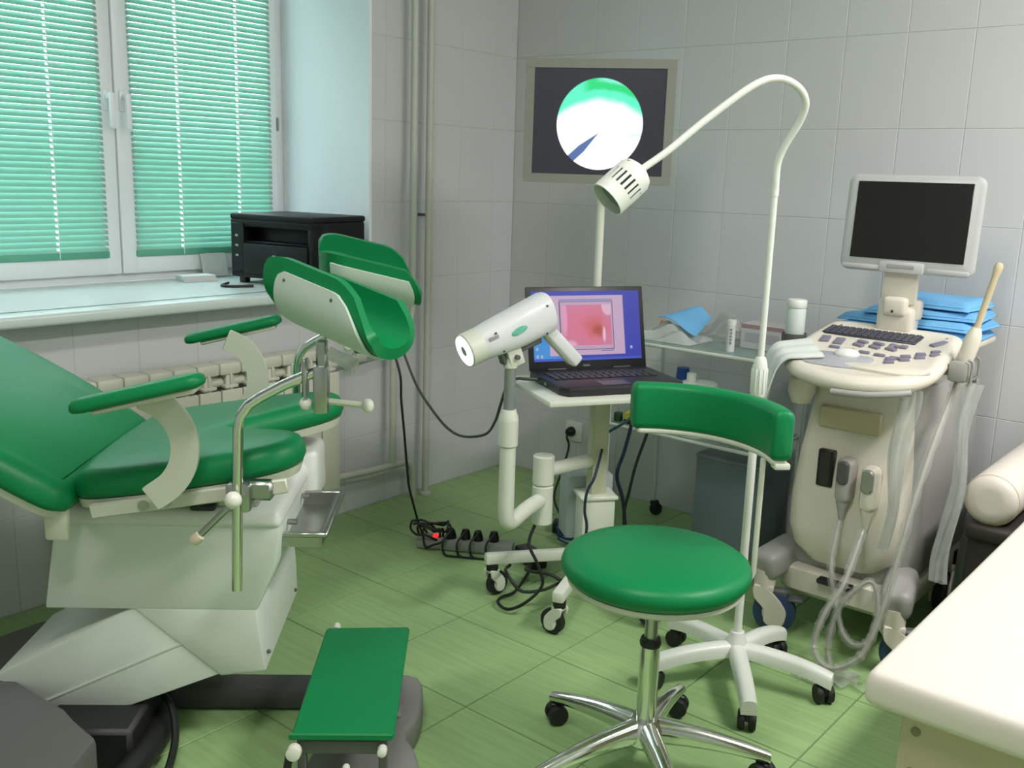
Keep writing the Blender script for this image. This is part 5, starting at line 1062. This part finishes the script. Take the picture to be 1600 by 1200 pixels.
MB().lathe([(0, 0), (0.028, 0), (0.030, 0.008), (0.030, 0.10), (0.013, 0.125), (0.013, 0.14), (0, 0.14)], 20).build('body', mat('dark_glass_bottle', (56, 58, 60), 0.3), dc_); MB().lathe([(0, 0.138), (0.015, 0.138), (0.015, 0.155), (0, 0.157)], 16).build('cap', BLACK, dc_)
gy = thing('yellow_box', 'small yellow and black box at the corner of the lower glass shelf', 'box', (-1.815, 2.870, ZL), 8)
MB().box((0, 0, 0.008), (0.07, 0.05, 0.016), 0.002, 1).build('dark_base', BLACK, gy); MB().box((0, 0, 0.028), (0.068, 0.048, 0.026), 0.002, 1).build('body', mat('box_yellow', (196, 182, 50), 0.5), gy)
gr = MB().box((0, 0, 0.017), (0.026, 0.026, 0.034), 0.005, 2).build('green_cap', mat('dark_green_plastic', (36, 76, 50), 0.45), None, (-1.878, 2.855, ZL)); tag(gr, 'dark green cap standing on the corner of the lower glass shelf', 'cap')
# grey bin under the table
gbn = thing('grey_bin', 'blue grey metal bin standing on the floor under the instrument table', 'bin', (-1.505, 3.10, 0))
MB().box((0, 0, 0.165), (0.25, 0.22, 0.33), 0.008, 2).build('body', mat('bin_grey', (126, 140, 146), 0.5, var=0.04), gbn); MB().box((0, 0, 0.334), (0.256, 0.226, 0.014), 0.004, 1).build('lid', mat('bin_lid', (150, 158, 160), 0.45), gbn)

# ------------------------------------------------------------------ socket, plug, power strip and cables
sk = thing('wall_socket', 'white double wall socket low on the tiled back wall', 'socket', (-2.372, BY, 0.225))
MB().box((0, -0.006, 0), (0.085, 0.012, 0.085), 0.004, 2).build('plate', WHITE_PL, sk); MB().lathe([(0.018, 0), (0.024, 0), (0.024, 0.005), (0.018, 0.005)], 20, mtx=T(0, -0.012, 0) @ RX(90), annulus=True).build('rim', WHITE_PL, sk)
pg = thing('power_plug', 'black plug in the wall socket with its cable running down', 'plug', (-2.375, 3.262, 0.225))
MB().lathe([(0, 0), (0.020, 0), (0.022, 0.006), (0.018, 0.024), (0.011, 0.034), (0, 0.035)], 18, mtx=RX(90)).build('plug_body', BLACK, pg)
MB().tube([(0, -0.028, 0), (0.0, -0.036, -0.02), (0.012, -0.035, -0.06), (0.06, -0.14, -0.13), (0.16, -0.32, -0.175), (0.27, -0.42, -0.205), (0.33, -0.48, -0.218)], lambda t_: 0.009*(1-t_*8)+0.004 if t_ < 0.06 else 0.0045, 8, 6).build('cord', CABLE, pg)
ps = thing('power_strip', 'grey power strip with a red switch and black plugs on the floor', 'power strip', (-2.165, 2.375, 0), 31)
STRG = mat('strip_grey', (150, 154, 148), 0.45)
MB().box((0, 0, 0.022), (0.34, 0.058, 0.040), 0.008, 2).build('body', STRG, ps)
MB().box((-0.105, -0.004, 0.045), (0.016, 0.026, 0.010), 0.003, 1).build('rocker_switch', mat('red_led', (220, 30, 30), 0.3, emit=(255, 40, 40), es=1.5), ps)
for k, x_ in enumerate((-0.05, 0.0, 0.045, 0.10)):
    MB().lathe([(0, 0.04), (0.018, 0.04), (0.018, 0.055), (0.012, 0.075), (0, 0.078)], 16, mtx=T(x_, 0.004*(-1)**k, 0) @ RX(8*(-1)**k)).build('plug', BLACK, ps)
    MB().tube([(x_, 0, 0.074), (x_+0.01, -0.03, 0.082), (x_-0.015, -0.062, 0.05), (x_-0.005, -0.075, 0.008), (x_+0.05, -0.08, 0.006)], 0.004, 8, 5).build('plug_cord', CABLE, ps)
rn = random.Random(3); P_ = []
for i in range(46):
    a = i*0.62; P_.append((-0.155+0.05*math.cos(a)*(0.8+0.3*rn.random())+0.0014*i, -0.01+0.042*math.sin(a)*(0.8+0.3*rn.random()), 0.012+0.055*abs(math.sin(a*0.37+1))+0.035*rn.random()))
MB().tube(P_, 0.0042, 7, 4).build('coiled_cord', CABLE, ps)
def cable(name, label, pts, r, mt, sm=7):
    o0 = Vector((pts[-1][0], pts[-1][1], pts[-1][2])); o = MB().tube([tuple(Vector(p)-o0) for p in pts], r, 8, sm).build(name, mt, None, tuple(o0)); return tag(o, label, 'cable')
cable('hanging_cable', 'black cable dropping from the sill behind the leg rest to the power strip', [(-2.705, 2.370, 0.877), (-2.675, 2.360, 0.877), (-2.648, 2.350, 0.876), (-2.622, 2.340, 0.845), (-2.50, 2.315, 0.72), (-2.424, 2.303, 0.60), (-2.418, 2.306, 0.50), (-2.409, 2.314, 0.376), (-2.400, 2.322, 0.236), (-2.394, 2.327, 0.177), (-2.367, 2.345, 0.059), (-2.335, 2.345, 0.012), (-2.29, 2.34, 0.008)], 0.0045, CABLE)
cable('hanging_cable', 'grey black cable sagging from the sill across to the laptop', [(-2.71, 2.400, 0.877), (-2.678, 2.392, 0.877), (-2.648, 2.383, 0.876), (-2.620, 2.373, 0.845), (-2.45, 2.325, 0.70), (-2.340, 2.300, 0.573), (-2.258, 2.296, 0.499), (-2.177, 2.291, 0.449), (-2.098, 2.284, 0.439), (-2.005, 2.282, 0.465), (-1.945, 2.258, 0.520), (-1.895, 2.225, 0.590), (-1.845, 2.190, 0.655), (-1.802, 2.178, 0.692), (-1.774, 2.200, 0.694), (-1.757, 2.228, 0.692)], 0.0045, mat('cable_grey', (66, 74, 70), 0.5))
cable('trolley_cable', 'black cable looping from the trolley arm down to the floor', [(-1.715, 2.19, 0.262), (-1.70, 2.145, 0.215), (-1.665, 2.145, 0.160), (-1.645, 2.145, 0.100), (-1.677, 2.105, 0.047), (-1.728, 2.090, 0.016), (-1.775, 2.10, 0.018), (-1.800, 2.145, 0.014), (-1.803, 2.21, 0.009), (-1.85, 2.32, 0.009), (-1.885, 2.405, 0.020)], 0.005, CABLE)
cable('trolley_cable', 'black cable sagging low under the trolley base legs', [(-1.820, 2.205, 0.095), (-1.803, 2.165, 0.100), (-1.768, 2.125, 0.112), (-1.738, 2.122, 0.087), (-1.712, 2.138, 0.062), (-1.667, 2.180, 0.068), (-1.640, 2.225, 0.085), (-1.622, 2.30, 0.094)], 0.005, CABLE)
cable('trolley_cable', 'black cable strung shallow between two trolley base legs', [(-1.780, 2.258, 0.095), (-1.757, 2.205, 0.100), (-1.715, 2.182, 0.112), (-1.655, 2.195, 0.116), (-1.624, 2.208, 0.103), (-1.592, 2.235, 0.093)], 0.005, CABLE)
cable('side_cable', 'navy cable hanging from under the laptop table down behind the trolley box', [(-1.651, 2.616, 0.664), (-1.652, 2.610, 0.58), (-1.655, 2.592, 0.50), (-1.664, 2.575, 0.42), (-1.677, 2.560, 0.34), (-1.668, 2.590, 0.25), (-1.66, 2.62, 0.09), (-1.645, 2.65, 0.020), (-1.615, 2.67, 0.0085), (-1.57, 2.69, 0.008)], 0.006, NAVYC)
cable('side_cable', 'black cable hanging between the stool and the trolley box to the floor', [(-1.564, 2.566, 0.664), (-1.567, 2.568, 0.58), (-1.577, 2.565, 0.50), (-1.600, 2.55, 0.40), (-1.615, 2.54, 0.30), (-1.625, 2.535, 0.22), (-1.612, 2.545, 0.07), (-1.590, 2.555, 0.018), (-1.56, 2.57, 0.0075), (-1.50, 2.60, 0.007)], 0.005, CABLE)
cable('side_cable', 'thin teal blue cable slanting from under the laptop table to the trolley column', [(-1.616, 2.596, 0.664), (-1.618, 2.590, 0.58), (-1.645, 2.55, 0.53), (-1.672, 2.495, 0.50), (-1.685, 2.452, 0.48)], 0.0045, mat('teal_cable', (48, 92, 104), 0.5))
cable('column_cable', 'dark blue cable running down the front of the trolley box', [(-1.630, 2.398, 0.470), (-1.622, 2.370, 0.43), (-1.618, 2.345, 0.39), (-1.628, 2.327, 0.35), (-1.630, 2.322, 0.29), (-1.622, 2.326, 0.24), (-1.626, 2.318, 0.165)], 0.0045, NAVYC)
rn = random.Random(5); P_ = []
for i in range(52):
    a = i*0.5; P_.append((0.055*math.cos(a)*(0.9+0.2*rn.random()), 0.045*math.sin(a)*(0.9+0.2*rn.random()), 0.006+0.0010*i+0.004*rn.random()))
bc_ = MB().tube(P_, 0.0042, 7, 4).build('coiled_cable', BLUEC, None, (-1.935, 2.690, 0.0)); tag(bc_, 'coil of blue cable on the floor beside the trolley base', 'cable')
ad = thing('power_adapter', 'black power adapter lying by the trolley base leg', 'adapter', (-1.925, 2.440, 0), -20)
MB().box((0, 0, 0.026), (0.125, 0.058, 0.050), 0.008, 2).build('body', BLACK, ad); MB().box((-0.01, 0, 0.0515), (0.06, 0.035, 0.001)).build('rating_label', mat('adapter_label', (70, 70, 70), 0.6), ad)
ad2 = thing('power_adapter', 'black power adapter on the floor under the wall socket', 'adapter', (-2.02, 2.765, 0), 30)
MB().box((0, 0, 0.022), (0.10, 0.06, 0.042), 0.008, 2).build('body', BLACK, ad2); MB().tube([(0.05, 0, 0.02), (0.08, 0.01, 0.012), (0.12, -0.03, 0.006)], 0.0045, 8, 4).build('cord', CABLE, ad2)
cable('floor_cable', 'thin black cable lying on the floor behind the stool seat', [(-1.37, 2.40, 0.006), (-1.31, 2.38, 0.006), (-1.26, 2.40, 0.006), (-1.2, 2.36, 0.006)], 0.004, CABLE)
